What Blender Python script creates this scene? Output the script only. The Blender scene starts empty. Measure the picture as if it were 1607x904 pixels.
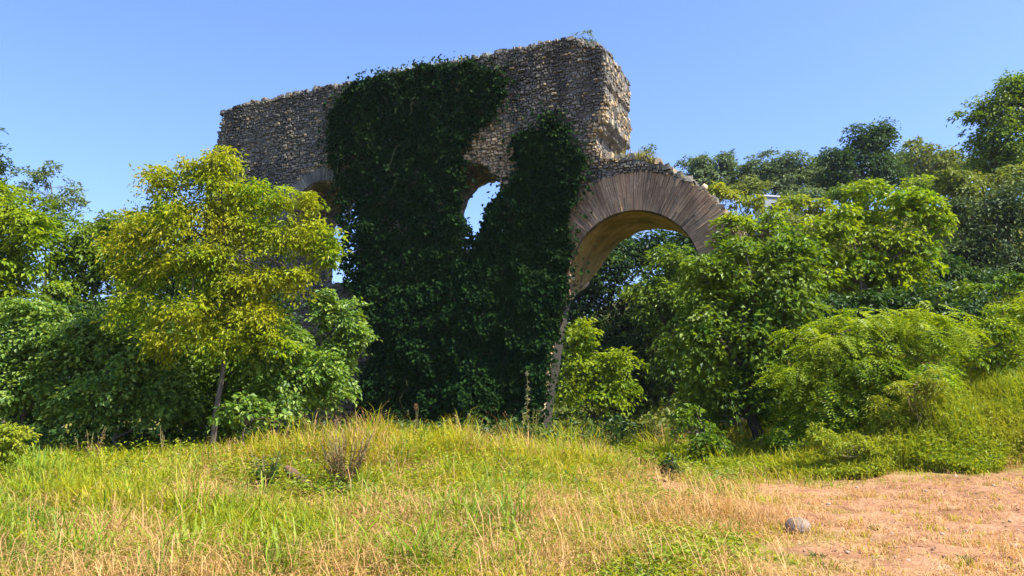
import bpy, math, random
import numpy as np
from mathutils import Vector
from mathutils.geometry import tessellate_polygon

rng = np.random.default_rng(7)
random.seed(7)
scene = bpy.context.scene
COL = scene.collection

# ------------------------------------------------------------------ camera
F = 1261.0                                   # focal length in photo pixels (photo 1607 px wide)
PITCH = math.atan2(168.0, F)
EYE = np.array([0.0, 0.0, 1.6])
cam_d = bpy.data.cameras.new('camera')
cam_d.sensor_width = 36.0
cam_d.lens = F / 1607.0 * 36.0
cam_d.clip_end = 3000.0
cam = bpy.data.objects.new('camera', cam_d)
COL.objects.link(cam)
cam.location = EYE
cam.rotation_euler = (math.pi / 2 + PITCH, 0, 0)
scene.camera = cam
cp, sp = math.cos(PITCH), math.sin(PITCH)


def ray(px, py):
    a = (px - 803.5) / F
    b = (452.0 - py) / F
    return np.array([a, cp - b * sp, sp + b * cp])


def at(px, py, Y):
    d = ray(px, py)
    return EYE + d * (Y / d[1])


# ------------------------------------------------------------------ noise
def _hash(ix, iy, iz, seed):
    h = (ix * 374761393 + iy * 668265263 + iz * 2147483647 + seed * 144665) & 0xFFFFFFFF
    h = ((h ^ (h >> 13)) * 1274126177) & 0xFFFFFFFF
    h = ((h ^ (h >> 16)) * 2246822519) & 0xFFFFFFFF
    return ((h ^ (h >> 15)) & 0xFFFFFF) / float(0xFFFFFF)


def noise(x, y, z=0.0, seed=0):
    x = np.asarray(x, float); y = np.asarray(y, float); z = np.asarray(z, float) + np.zeros_like(x)
    ix, iy, iz = (np.floor(v).astype(np.int64) for v in (x, y, z))
    fx, fy, fz = x - ix, y - iy, z - iz
    fx, fy, fz = (v * v * (3 - 2 * v) for v in (fx, fy, fz))
    r = 0
    for a in (0, 1):
        for b in (0, 1):
            for c in (0, 1):
                w = (fx if a else 1 - fx) * (fy if b else 1 - fy) * (fz if c else 1 - fz)
                r = r + w * _hash(ix + a, iy + b, iz + c, seed)
    return r                                  # 0..1


def fbm(x, y, z=0.0, seed=0, o=3):
    t, a, s = 0, 0.5, 0
    for k in range(o):
        t = t + a * noise(np.asarray(x) * 2 ** k, np.asarray(y) * 2 ** k, np.asarray(z) * 2 ** k, seed + k)
        s += a; a *= 0.5
    return t / s


def sstep(a, b, x):
    t = np.clip((np.asarray(x, float) - a) / (b - a), 0, 1)
    return t * t * (3 - 2 * t)


# ------------------------------------------------------------------ terrain
def ground(x, y):
    x = np.asarray(x, float); y = np.asarray(y, float)
    z = 0.10 * (fbm(x * 0.35, y * 0.35, 0, 11) - 0.5) * 2 * sstep(3, 9, y)
    z = z + 0.36 * np.exp(-(((x + 2.4) / 3.4) ** 2 + ((y - 15.5) / 3.0) ** 2))
    edge = 15.4 - 0.10 * (x - 6)
    z = z + (1.5 + 1.4 * sstep(9, 15, x)) * sstep(0, 7.5, y - edge) * sstep(3.8, 9.5, x) + .02 * sstep(4, 10, x) * np.maximum(0, y - 8)
    z = z + 9.6 * sstep(29, 62, y + 0.3 * x) * sstep(-1, 19, x)
    z = z + 2.0 * sstep(60, 140, y)
    return z


def earth(x, y):
    """1 where the soil is bare"""
    b = np.interp(y, [5, 7.2, 9.6, 11.5, 13.5, 16, 18, 22], [1.9, 2.35, 2.75, 3.3, 3.9, 4.2, 4.6, 8])
    n = fbm(np.asarray(x) * 1.3, np.asarray(y) * 1.3, 0, 31, 5) - 0.5
    m = sstep(-0.9, 1.1, x - b + n * 4.2) * (1 - sstep(14.2, 16.6, y + n * 2))
    p = np.exp(-(((x - 2.62 - .12 * np.sin(y)) / 0.42) ** 2 + ((y - 15.2) / 3.2) ** 2)) * 0.92 * (.55 + .9 * noise(np.asarray(x) * 2, np.asarray(y) * 2, 0, 32))
    return np.clip(np.maximum(m, p), 0, 1)


# ------------------------------------------------------------------ mesh helpers
def mesh_np(name, V, Q=None, T=None, mats=(), midx=None, smooth=False):
    V = np.asarray(V, np.float32).reshape(-1, 3)
    Q = np.zeros((0, 4), np.int32) if Q is None else np.asarray(Q, np.int32).reshape(-1, 4)
    T = np.zeros((0, 3), np.int32) if T is None else np.asarray(T, np.int32).reshape(-1, 3)
    me = bpy.data.meshes.new(name)
    me.vertices.add(len(V)); me.vertices.foreach_set('co', V.ravel())
    nl = Q.size + T.size
    me.loops.add(nl)
    me.loops.foreach_set('vertex_index', np.concatenate([Q.ravel(), T.ravel()]).astype(np.int32))
    np_ = len(Q) + len(T)
    me.polygons.add(np_)
    st = np.concatenate([np.arange(len(Q)) * 4, Q.size + np.arange(len(T)) * 3]).astype(np.int32)
    me.polygons.foreach_set('loop_start', st)
    try:
        me.polygons.foreach_set('loop_total', np.concatenate([np.full(len(Q), 4), np.full(len(T), 3)]).astype(np.int32))
    except Exception:
        pass
    for m in mats:
        me.materials.append(m)
    if midx is not None:
        me.polygons.foreach_set('material_index', np.asarray(midx, np.int32))
    me.polygons.foreach_set('use_smooth', np.full(np_, bool(smooth)))
    me.update(calc_edges=True)
    me.validate()
    return me


class MB:
    def __init__(s):
        s.V, s.Q, s.T, s.qm, s.tm, s.n = [], [], [], [], [], 0

    def add(s, V, Q=None, T=None, m=0):
        V = np.asarray(V, float).reshape(-1, 3)
        if Q is not None and len(Q):
            Q = np.asarray(Q).reshape(-1, 4) + s.n; s.Q.append(Q)
            s.qm.append(np.full(len(Q), m) if np.isscalar(m) else np.asarray(m))
        if T is not None and len(T):
            T = np.asarray(T).reshape(-1, 3) + s.n; s.T.append(T)
            s.tm.append(np.full(len(T), m) if np.isscalar(m) else np.asarray(m))
        s.V.append(V); s.n += len(V)

    def obj(s, name, mats, parent=None, origin=(0, 0, 0), smooth=False):
        V = np.concatenate(s.V) if s.V else np.zeros((0, 3))
        if not isinstance(mats, (list, tuple)):
            mats = [mats]
        me = mesh_np(name, V - np.asarray(origin, float), np.concatenate(s.Q) if s.Q else None,
                     np.concatenate(s.T) if s.T else None, mats, np.concatenate(s.qm + s.tm) if (s.qm or s.tm) else None, smooth)
        return link(name, me, parent, origin)


def link(name, me, parent=None, origin=(0, 0, 0)):
    o = bpy.data.objects.new(name, me)
    COL.objects.link(o)
    if parent is not None:
        o.parent = parent
    else:
        o.location = origin
    return o


def tag(o, label=None, cat=None, group=None, kind=None):
    for k, v in (('label', label), ('category', cat), ('group', group), ('kind', kind)):
        if v:
            o[k] = v
    return o


def thing(name, label, cat, loc, group=None):
    o = bpy.data.objects.new(name, None)
    o.empty_display_size = 0.3
    COL.objects.link(o)
    o.location = loc
    return tag(o, label, cat, group)


def unit(a):
    return a / np.maximum(np.linalg.norm(a, axis=-1, keepdims=True), 1e-9)


def leaves(mb, P, N, D, L, W, m=0, fold=0.22, droop=0.15):
    """each leaf is a folded four-cornered blade with its tip bent down"""
    n = len(P)
    N = unit(N); D = D - (D * N).sum(1, keepdims=True) * N; D = unit(D)
    B = np.cross(N, D)
    L = np.broadcast_to(L, n)[:, None]; W = np.broadcast_to(W, n)[:, None]
    mid = P + D * L * 0.45
    V = np.stack([P, mid - B * W * 0.5 + N * W * fold, P + D * L - N * L * droop, mid + B * W * 0.5 + N * W * fold], 1).reshape(-1, 3)
    Q = np.arange(n * 4).reshape(-1, 4)
    mb.add(V, Q, m=m)


def tube(mb, pts, rad, sides=7, m=0, wob=0.0):
    pts = np.asarray(pts, float); n = len(pts)
    rad = np.broadcast_to(rad, n)
    tan = np.gradient(pts, axis=0); tan = unit(tan)
    up = np.array([0.31, 0.17, 0.93]) if abs(tan[0, 2]) < 0.8 else np.array([0.9, 0.3, 0.1])
    a = unit(np.cross(tan, up)); b = np.cross(tan, a)
    th = np.linspace(0, 2 * math.pi, sides, endpoint=False)
    rr = rad[:, None] * (1 + wob * (rng.random((n, sides)) - 0.5))
    V = pts[:, None, :] + (np.cos(th)[None, :, None] * a[:, None, :] + np.sin(th)[None, :, None] * b[:, None, :]) * rr[:, :, None]
    Q = []
    for i in range(n - 1):
        for k in range(sides):
            k2 = (k + 1) % sides
            Q.append((i * sides + k, i * sides + k2, (i + 1) * sides + k2, (i + 1) * sides + k))
    V = V.reshape(-1, 3)
    T = [(n * sides, (n - 1) * sides + k, (n - 1) * sides + (k + 1) % sides) for k in range(sides)]
    V = np.concatenate([V, pts[-1:] + tan[-1:] * rad[-1]])
    mb.add(V, Q, T, m=m)


def curve_pts(p0, p1, n=6, bend=0.08, sag=0.0):
    p0 = np.asarray(p0, float); p1 = np.asarray(p1, float)
    t = np.linspace(0, 1, n)[:, None]
    ln = np.linalg.norm(p1 - p0)
    P = p0 + (p1 - p0) * t
    off = (rng.random((n, 3)) - 0.5) * 2 * bend * ln
    off[0] = 0; off[-1] *= 0.2
    P = P + off * np.sin(t * math.pi * 0.9 + 0.15)
    P[:, 2] += (sag * ln * 4 * t * (1 - t))[:, 0]
    return P


# ------------------------------------------------------------------ materials
def new_mat(name):
    m = bpy.data.materials.new(name)
    m.use_nodes = True
    nt = m.node_tree
    nt.nodes.clear()
    return m, nt, nt.nodes, nt.links


def ramp(nodes, cols, pos=None, interp='LINEAR'):
    r = nodes.new('ShaderNodeValToRGB')
    cr = r.color_ramp
    cr.interpolation = interp
    while len(cr.elements) < len(cols):
        cr.elements.new(0.5)
    for i, c in enumerate(cols):
        cr.elements[i].position = (i / (len(cols) - 1)) if pos is None else pos[i]
        cr.elements[i].color = (*c, 1)
    return r


def mix(nodes, links, f, a, b, mode='MIX'):
    n = nodes.new('ShaderNodeMix')
    n.data_type = 'RGBA'; n.blend_type = mode
    for sock, v in ((0, f), (6, a), (7, b)):
        if isinstance(v, (int, float)):
            n.inputs[sock].default_value = v
        elif isinstance(v, tuple):
            n.inputs[sock].default_value = (*v, 1)
        else:
            links.new(v, n.inputs[sock])
    return n.outputs[2]


def leaf_mat(name, cols, pos=None, trans=0.4, tint=(1.25, 1.1, 0.45), patch=None, patch_scale=0.8, gloss=0.35, rough=0.5):
    m, nt, nd, lk = new_mat(name)
    out = nd.new('ShaderNodeOutputMaterial')
    geo = nd.new('ShaderNodeNewGeometry')
    r = ramp(nd, cols, pos)
    lk.new(geo.outputs['Random Per Island'], r.inputs[0])
    c = r.outputs[0]
    tc = nd.new('ShaderNodeTexCoord')
    nz = nd.new('ShaderNodeTexNoise'); nz.inputs['Scale'].default_value = patch_scale; nz.inputs['Detail'].default_value = 3
    lk.new(tc.outputs['Object'], nz.inputs['Vector'])
    if patch is not None:
        mr = nd.new('ShaderNodeMapRange'); mr.inputs[1].default_value = 0.42; mr.inputs[2].default_value = 0.62
        lk.new(nz.outputs['Fac'], mr.inputs[0])
        ml = nd.new('ShaderNodeMath'); ml.operation = 'MULTIPLY'; ml.inputs[1].default_value = 0.75
        lk.new(mr.outputs[0], ml.inputs[0])
        c = mix(nd, lk, ml.outputs[0], c, patch)
    pb = nd.new('ShaderNodeBsdfPrincipled')
    lk.new(c, pb.inputs['Base Color'])
    pb.inputs['Roughness'].default_value = rough
    pb.inputs['Specular IOR Level'].default_value = gloss
    tr = nd.new('ShaderNodeBsdfTranslucent')
    tcol = mix(nd, lk, 1.0, c, tint, 'MULTIPLY')
    lk.new(tcol, tr.inputs['Color'])
    ms = nd.new('ShaderNodeMixShader'); ms.inputs[0].default_value = trans
    lk.new(pb.outputs[0], ms.inputs[1]); lk.new(tr.outputs[0], ms.inputs[2])
    lk.new(ms.outputs[0], out.inputs['Surface'])
    return m


def solid_mat(name, cols, pos=None, scale=6, rough=0.9, bump=0.4, bump_scale=30, island=0.5, stretch=None, dist=0.02, spec=0.2, stain=0.0):
    m, nt, nd, lk = new_mat(name)
    out = nd.new('ShaderNodeOutputMaterial')
    pb = nd.new('ShaderNodeBsdfPrincipled')
    tc = nd.new('ShaderNodeTexCoord')
    vec = tc.outputs['Object']
    if stretch:
        mp = nd.new('ShaderNodeMapping'); mp.inputs['Scale'].default_value = stretch
        lk.new(vec, mp.inputs['Vector']); vec = mp.outputs[0]
    nz = nd.new('ShaderNodeTexNoise'); nz.inputs['Scale'].default_value = scale; nz.inputs['Detail'].default_value = 6; nz.inputs['Roughness'].default_value = 0.65
    lk.new(vec, nz.inputs['Vector'])
    geo = nd.new('ShaderNodeNewGeometry')
    mr = nd.new('ShaderNodeMapRange'); mr.inputs[1].default_value = 0.25; mr.inputs[2].default_value = 0.75
    lk.new(nz.outputs['Fac'], mr.inputs[0])
    mm = nd.new('ShaderNodeMix'); mm.data_type = 'FLOAT'; mm.inputs[0].default_value = island
    lk.new(mr.outputs[0], mm.inputs[2]); lk.new(geo.outputs['Random Per Island'], mm.inputs[3])
    r = ramp(nd, cols, pos)
    lk.new(mm.outputs[0], r.inputs[0])
    col = r.outputs[0]
    if stain:
        mp2 = nd.new('ShaderNodeMapping'); mp2.inputs['Scale'].default_value = (.9, .9, .28)
        lk.new(tc.outputs['Object'], mp2.inputs['Vector'])
        n3 = nd.new('ShaderNodeTexNoise'); n3.inputs['Scale'].default_value = 1.3; n3.inputs['Detail'].default_value = 5; n3.inputs['Roughness'].default_value = .6
        lk.new(mp2.outputs[0], n3.inputs['Vector'])
        r3 = ramp(nd, [(.42, .43, .42), (1, 1, 1), (1.35, 1.25, 1.1)], [.36, .5, .66])
        lk.new(n3.outputs['Fac'], r3.inputs[0])
        col = mix(nd, lk, stain, col, r3.outputs[0], 'MULTIPLY')
    lk.new(col, pb.inputs['Base Color'])
    pb.inputs['Roughness'].default_value = rough
    pb.inputs['Specular IOR Level'].default_value = spec
    n2 = nd.new('ShaderNodeTexNoise'); n2.inputs['Scale'].default_value = bump_scale; n2.inputs['Detail'].default_value = 5
    lk.new(vec, n2.inputs['Vector'])
    bp = nd.new('ShaderNodeBump'); bp.inputs['Strength'].default_value = bump; bp.inputs['Distance'].default_value = dist
    lk.new(n2.outputs['Fac'], bp.inputs['Height'])
    lk.new(bp.outputs[0], pb.inputs['Normal'])
    lk.new(pb.outputs[0], out.inputs['Surface'])
    return m


M = {}
# leaves: real foliage albedos
M['yellow'] = leaf_mat('yellowing_leaf', [(.07, .16, .008), (.20, .31, .008), (.33, .42, .010), (.46, .44, .012)], [0, .35, .75, 1], patch=(.42, .38, .010), patch_scale=0.7, trans=.48, gloss=.3, tint=(1.15, 1.12, .4))
M['green'] = leaf_mat('green_leaf', [(.03, .085, .006), (.095, .195, .010), (.22, .32, .014)], trans=.45, patch=(.19, .27, .010), gloss=.35)
M['bright'] = leaf_mat('bright_green_leaf', [(.06, .15, .006), (.18, .30, .008), (.34, .43, .010)], trans=.48, patch=(.29, .36, .009), gloss=.3)
M['dark'] = leaf_mat('dark_green_leaf', [(.014, .045, .007), (.036, .09, .010), (.09, .15, .014)], trans=.32, gloss=.3)
M['fig'] = leaf_mat('grey_green_leaf', [(.05, .12, .012), (.15, .26, .022), (.32, .41, .07)], trans=.42, tint=(1.2, 1.1, .5), gloss=.4)
M['olive'] = leaf_mat('olive_leaf', [(.08, .13, .025), (.17, .22, .035), (.26, .29, .05)], trans=.35, gloss=.2)
M['blue'] = leaf_mat('blue_green_leaf', [(.07, .125, .04), (.14, .195, .065), (.22, .27, .09)], trans=.33, tint=(1.1, 1.1, .7), gloss=.2)
M['grey'] = leaf_mat('dull_green_leaf', [(.04, .07, .02), (.08, .125, .03), (.14, .18, .045)], trans=.28, tint=(1.1, 1.1, .7), gloss=.2)
M['ivy'] = leaf_mat('ivy_leaf', [(.004, .018, .003), (.009, .033, .005), (.024, .062, .008)], trans=.22, patch=(.016, .040, .004), patch_scale=.9, gloss=.07, rough=.65)
M['weed'] = leaf_mat('weed_leaf', [(.10, .18, .010), (.25, .33, .014), (.38, .40, .025)], trans=.42, patch=(.32, .33, .028), patch_scale=.6, gloss=.2)
M['under'] = leaf_mat('undergrowth_leaf', [(.05, .09, .012), (.11, .15, .018), (.19, .21, .03)], trans=.35, gloss=.2)
M['reddry'] = leaf_mat('dried_leaf', [(.16, .07, .03), (.26, .14, .06), (.34, .22, .10)], trans=.25, tint=(1.1, .9, .5), gloss=.2)
M['palefluff'] = leaf_mat('pale_leaf', [(.20, .22, .12), (.30, .31, .18), (.38, .36, .24)], trans=.35, gloss=.2)
M['grass'] = leaf_mat('grass_blade', [(.12, .21, .008), (.27, .34, .010), (.43, .42, .016), (.52, .40, .06)], [0, .4, .8, 1], trans=.45, patch=(.44, .38, .018), patch_scale=.45, gloss=.2)
M['lush'] = leaf_mat('lush_grass_blade', [(.07, .16, .012), (.15, .26, .016), (.30, .36, .03)], trans=.42, patch=(.28, .33, .012), gloss=.25)
M['straw'] = leaf_mat('straw_blade', [(.40, .235, .065), (.58, .345, .115), (.70, .45, .19)], trans=.35, tint=(1.1, .95, .6), patch=(.57, .35, .15), patch_scale=.7, gloss=.2)
M['hay'] = leaf_mat('hay_blade', [(.16, .20, .03), (.34, .30, .08), (.46, .40, .15)], trans=.35, tint=(1.05, 1, .6), gloss=.2)
# wood and stone
M['bark'] = solid_mat('bark', [(.05, .04, .028), (.11, .085, .058), (.19, .145, .10)], scale=8, bump=.6, stretch=(3, 3, .6), island=.1)
M['darkbark'] = solid_mat('dark_bark', [(.03, .025, .02), (.07, .055, .04), (.12, .10, .07)], scale=8, bump=.6, stretch=(3, 3, .6), island=.1)
M['stem'] = solid_mat('plant_stem', [(.10, .10, .03), (.20, .18, .06), (.28, .22, .10)], scale=6, island=.5)
M['ivystem'] = solid_mat('ivy_stem', [(.02, .025, .01), (.04, .045, .018), (.06, .06, .03)], scale=6, island=.5)
M['stone'] = solid_mat('rubble_stone', [(.085, .08, .066), (.145, .137, .112), (.205, .190, .15), (.29, .265, .21)], [0, .42, .75, 1], scale=1.1, bump=.8, bump_scale=26, island=.6, dist=.03, stain=.9)
M['tanstone'] = solid_mat('tan_rubble_stone', [(.26, .195, .105), (.38, .29, .165), (.47, .375, .235)], scale=1.5, bump=.8, bump_scale=22, island=.5, dist=.03, stain=.5)
M['limestone_sun'] = solid_mat('limestone_sun_tone', [(.52, .37, .19), (.62, .46, .26), (.69, .54, .34)], scale=3, bump=.6, bump_scale=25, island=.1, dist=.03, stain=.5)  # sunlight on the pier side is put into this pale colour; loose block shares it
M['mortar'] = solid_mat('old_mortar', [(.08, .072, .058), (.15, .133, .106), (.23, .20, .15)], scale=3.2, bump=1, bump_scale=16, island=0, dist=.05)
M['brick'] = solid_mat('thin_brick', [(.18, .105, .055), (.31, .20, .115), (.40, .28, .165), (.49, .38, .25)], [0, .35, .75, 1], scale=1.6, bump=.6, bump_scale=30, island=.42, dist=.02, stain=.7)
M['bed'] = solid_mat('arch_mortar', [(.13, .095, .06), (.21, .16, .10), (.30, .24, .16)], scale=3, bump=.8, bump_scale=30, island=0, stain=.7)
M['soffit'] = solid_mat('arch_soffit', [(.22, .14, .035), (.36, .235, .065), (.46, .32, .11)], scale=2.5, bump=.7, bump_scale=14, island=0, dist=.06, stain=.8)
M['boulder'] = solid_mat('boulder_stone', [(.12, .09, .065), (.22, .17, .125), (.30, .24, .18)], scale=7, bump=.6, bump_scale=40, island=.1)
M['pebble'] = solid_mat('pebble_stone', [(.16, .11, .075), (.27, .20, .14), (.38, .31, .23)], scale=12, bump=.5, bump_scale=60, island=.6)
M['clod'] = solid_mat('soil_crumb', [(.16, .085, .045), (.28, .165, .095), (.40, .29, .20)], scale=12, bump=.3, bump_scale=60, island=.8)
M['logwood'] = solid_mat('weathered_wood', [(.06, .035, .02), (.13, .075, .042), (.20, .125, .075)], scale=9, bump=.6, stretch=(.5, 4, 4), island=.1)
M['plaster'] = solid_mat('pale_plaster', [(.20, .22, .24), (.26, .28, .29), (.32, .33, .34)], scale=2, bump=.1, island=0)
M['roofslab'] = solid_mat('pale_roof_slab', [(.38, .39, .40), (.46, .46, .46), (.52, .52, .52)], scale=3, bump=.1, island=0)
M['glass'] = solid_mat('dark_window_glass', [(.02, .025, .03), (.03, .035, .04), (.04, .045, .05)], scale=2, bump=0, island=0, rough=.1, spec=.5)


def ground_mat():
    m, nt, nd, lk = new_mat('soil_and_grass_litter')
    out = nd.new('ShaderNodeOutputMaterial')
    pb = nd.new('ShaderNodeBsdfPrincipled')
    tc = nd.new('ShaderNodeTexCoord')
    at_ = nd.new('ShaderNodeAttribute'); at_.attribute_name = 'bare'
    n1 = nd.new('ShaderNodeTexNoise'); n1.inputs['Scale'].default_value = 1.6; n1.inputs['Detail'].default_value = 8; n1.inputs['Roughness'].default_value = .7
    n2 = nd.new('ShaderNodeTexNoise'); n2.inputs['Scale'].default_value = 14; n2.inputs['Detail'].default_value = 6
    n3 = nd.new('ShaderNodeTexVoronoi'); n3.inputs['Scale'].default_value = 28
    for n in (n1, n2, n3):
        lk.new(tc.outputs['Object'], n.inputs['Vector'])
    soil = ramp(nd, [(.13, .062, .03), (.26, .13, .064), (.34, .185, .096), (.42, .26, .155)], [.28, .45, .6, .75])
    lk.new(n1.outputs['Fac'], soil.inputs[0])
    fine = ramp(nd, [(.72, .68, .62), (1, 1, 1), (1.12, 1.1, 1.05)], [.3, .5, .7])
    lk.new(n2.outputs['Fac'], fine.inputs[0])
    soil2 = mix(nd, lk, 1.0, soil.outputs[0], fine.outputs[0], 'MULTIPLY')
    grav = ramp(nd, [(.5, .42, .33), (0, 0, 0)], [0, .18])
    lk.new(n3.outputs['Distance'], grav.inputs[0])
    soil3 = mix(nd, lk, .10, soil2, grav.outputs[0], 'ADD')
    gr = ramp(nd, [(.06, .075, .015), (.16, .15, .02), (.28, .20, .05)], [.3, .5, .7])
    lk.new(n1.outputs['Fac'], gr.inputs[0])
    c = mix(nd, lk, at_.outputs['Fac'], gr.outputs[0], soil3)
    lk.new(c, pb.inputs['Base Color'])
    pb.inputs['Roughness'].default_value = .95
    pb.inputs['Specular IOR Level'].default_value = .1
    bp = nd.new('ShaderNodeBump'); bp.inputs['Strength'].default_value = .8; bp.inputs['Distance'].default_value = .04
    lk.new(n2.outputs['Fac'], bp.inputs['Height'])
    lk.new(bp.outputs[0], pb.inputs['Normal'])
    lk.new(pb.outputs[0], out.inputs['Surface'])
    return m


M['ground'] = ground_mat()

# ------------------------------------------------------------------ ground sheet
def build_ground():
    xs = np.unique(np.concatenate([np.linspace(-400, -30, 26), np.linspace(-30, -12, 45), np.linspace(-12, 16, 260), np.linspace(16, 60, 70), np.linspace(60, 400, 24)]))
    ys = np.unique(np.concatenate([np.linspace(-60, 3, 20), np.linspace(3, 24, 240), np.linspace(24, 75, 75), np.linspace(75, 600, 30)]))
    X, Y = np.meshgrid(xs, ys)
    Z = ground(X, Y)
    e = earth(X, Y)
    near = sstep(30, 18, Y)
    Z = Z + near * 0.05 * (fbm(X * 2.3, Y * 2.3, 0, 5, 4) - .5) + near * e * (0.05 * (noise(X * 8, Y * 8, 0, 6) - .5) + .05 * (fbm(X * 3, Y * 3, 0, 8, 3) - .5))
    nx, ny = len(xs), len(ys)
    i = np.arange(nx * ny).reshape(ny, nx)
    Q = np.stack([i[:-1, :-1], i[:-1, 1:], i[1:, 1:], i[1:, :-1]], -1).reshape(-1, 4)
    me = mesh_np('ground', np.stack([X, Y, Z], -1), Q, None, [M['ground']], None, True)
    a = me.attributes.new('bare', 'FLOAT', 'POINT')
    a.data.foreach_set('value', e.ravel().astype(np.float32))
    tag(link('ground', me), kind='structure')


build_ground()

# ------------------------------------------------------------------ the ruined aqueduct
WO = np.array([2.96, 23.8, 0.0])
E1 = np.array([0.921, -0.3896, 0.0])          # along the wall, to the right
E2 = np.array([0.3896, 0.921, 0.0])           # into the wall
EZ = np.array([0, 0, 1.0])
THICK = 2.8


def wpx(px, py):
    d = ray(px, py)
    k = np.dot(WO - EYE, E2) / np.dot(d, E2)
    P = EYE + d * k
    return np.array([np.dot(P - WO, E1), P[2]])


def thick(s, z):
    """the narrow pier beside the big arch is eroded from behind"""
    s = np.asarray(s, float); z = np.asarray(z, float)
    k = sstep(1.0, -.7, z - AC[1]) * (s < AC[0]) * (s > wpx(800, 600)[0])
    return THICK - k * (THICK - PIER)


PIER = .9


def wpt(s, z, d=0.0):
    s = np.asarray(s, float)[..., None]; z = np.asarray(z, float)[..., None]; d = np.asarray(d, float)[..., None]
    return WO + s * E1 + z * EZ + d * E2


def inside(poly, s, z):
    poly = np.asarray(poly); s = np.asarray(s); z = np.asarray(z)
    r = np.zeros(s.shape, bool)
    x0, y0 = poly[-1]
    for x1, y1 in poly:
        c = ((y1 > z) != (y0 > z)) & (s < (x0 - x1) * (z - y1) / ((y0 - y1) if y0 != y1 else 1e-9) + x1)
        r ^= c
        x0, y0 = x1, y1
    return r


def densify(pts, step=0.16, jit=0.05, closed=False):
    pts = [np.asarray(p, float) for p in pts]
    out = []
    n = len(pts) if closed else len(pts) - 1
    for i in range(n):
        a, b = pts[i], pts[(i + 1) % len(pts)]
        k = max(1, int(np.linalg.norm(b - a) / step))
        for j in range(k):
            out.append(a + (b - a) * j / k + (rng.random(2) - .5) * 2 * jit)
    if not closed:
        out.append(pts[-1])
    return out


AC = wpx(997, 434)                             # centre of the big arch
AR = (wpx(1101, 434)[0] - wpx(893, 434)[0]) / 2
AC[0] = (wpx(1101, 434)[0] + wpx(893, 434)[0]) / 2
ARO = AR * 1.6

top_px = [(322, 330), (326, 262), (332, 238), (339, 226), (346, 205), (349, 178), (361, 168), (400, 160), (450, 149), (500, 137), (555, 130), (600, 118), (650, 108), (700, 97), (738, 96),
          (756, 87), (800, 78), (850, 67), (888, 60), (928, 67), (944, 71), (950, 84), (955, 112), (958, 150), (950, 176), (943, 205), (938, 232), (948, 252)]
arch_crest_px = [(985, 246), (1030, 258), (1070, 280), (1105, 306), (1135, 340), (1165, 372), (1190, 400)]
outer = densify([(wpx(322, 330)[0] - .15, -.6)] + [wpx(*p) for p in top_px], .14, .05)
for k_, p_ in enumerate(outer):                # lost stones: uneven crest, gnawed ends
    if p_[1] > 6:
        w_ = .34 if p_[0] > wpx(930, 150)[0] else .16
        outer[k_] = p_ + w_ * (np.array([noise(p_[0] * 1.9, p_[1] * 1.9, 1, 201), noise(p_[0] * 1.9, p_[1] * 1.9, 2, 202)]) - .5) * np.array([1.0, .8])
outer += densify([wpx(*p) for p in arch_crest_px], .16, .05)
s_r = wpx(1190, 400)[0]
outer += [np.array([s_r + .1, 3.0]), np.array([s_r + .15, -.6])]
outer += [np.array([AC[0] + AR + .05, -.6]), np.array([AC[0] + AR, AC[1] * .5])]
outer += [AC + AR * np.array([math.cos(t), math.sin(t)]) for t in np.linspace(0, math.pi, 40)]
pier_px = [(885, 452), (877, 480), (868, 530), (858, 590), (851, 640), (844, 690)]
outer += densify([wpx(*p) for p in pier_px], .16, .03)
outer += [np.array([wpx(843, 700)[0], -.6])]


def arch_hole(l_px, r_px, crown_y, sill_y):
    a, b = wpx(l_px, crown_y + 60), wpx(r_px, crown_y + 60)
    c = wpx((l_px + r_px) / 2, crown_y)
    s0, s1, zc = a[0], b[0], c[1]
    r = (s1 - s0) / 2
    z0 = wpx((l_px + r_px) / 2, sill_y)[1]
    pts = [(s0, z0), (s1, z0)] + [((s0 + s1) / 2 + r * math.cos(t), zc - r + r * math.sin(t)) for t in np.linspace(0, math.pi, 22)]
    return densify(pts, .2, .035, True), ((s0 + s1) / 2, zc - r, r)


hole_mid, mid_c = arch_hole(668, 788, 251, 392)
hole_left, left_c = arch_hole(452, 562, 284, 446)

aq = thing('aqueduct', 'tall ruined aqueduct wall of grey rubble stone with one big brick arch, hung with ivy', 'ruin', tuple(WO))


def stones(mb, C, U, V_, W_, hu, hv, back, front, m=0, ins=.78, jit=.012):
    n = len(C)
    if n == 0:
        return
    sg = np.array([(-1, -1), (1, -1), (1, 1), (-1, 1)], float)
    vs = []
    for k in range(4):
        vs.append(C + U * (sg[k, 0] * hu)[:, None] + V_ * (sg[k, 1] * hv)[:, None] - W_ * np.asarray(back)[:, None])
    for k in range(4):
        vs.append(C + U * (sg[k, 0] * hu * ins)[:, None] + V_ * (sg[k, 1] * hv * ins)[:, None] + W_ * np.asarray(front)[:, None])
    Vv = np.stack(vs, 1) + (rng.random((n, 8, 3)) - .5) * 2 * jit
    base = (np.arange(n) * 8)[:, None]
    fq = np.array([(4, 5, 6, 7), (0, 1, 5, 4), (1, 2, 6, 5), (2, 3, 7, 6), (3, 0, 4, 7)])
    Q = (base[:, None, :] + fq[None]).reshape(-1, 4)
    mm = np.repeat(np.broadcast_to(m, n), 5)
    mb.add(Vv.reshape(-1, 3), Q, m=mm)


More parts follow.
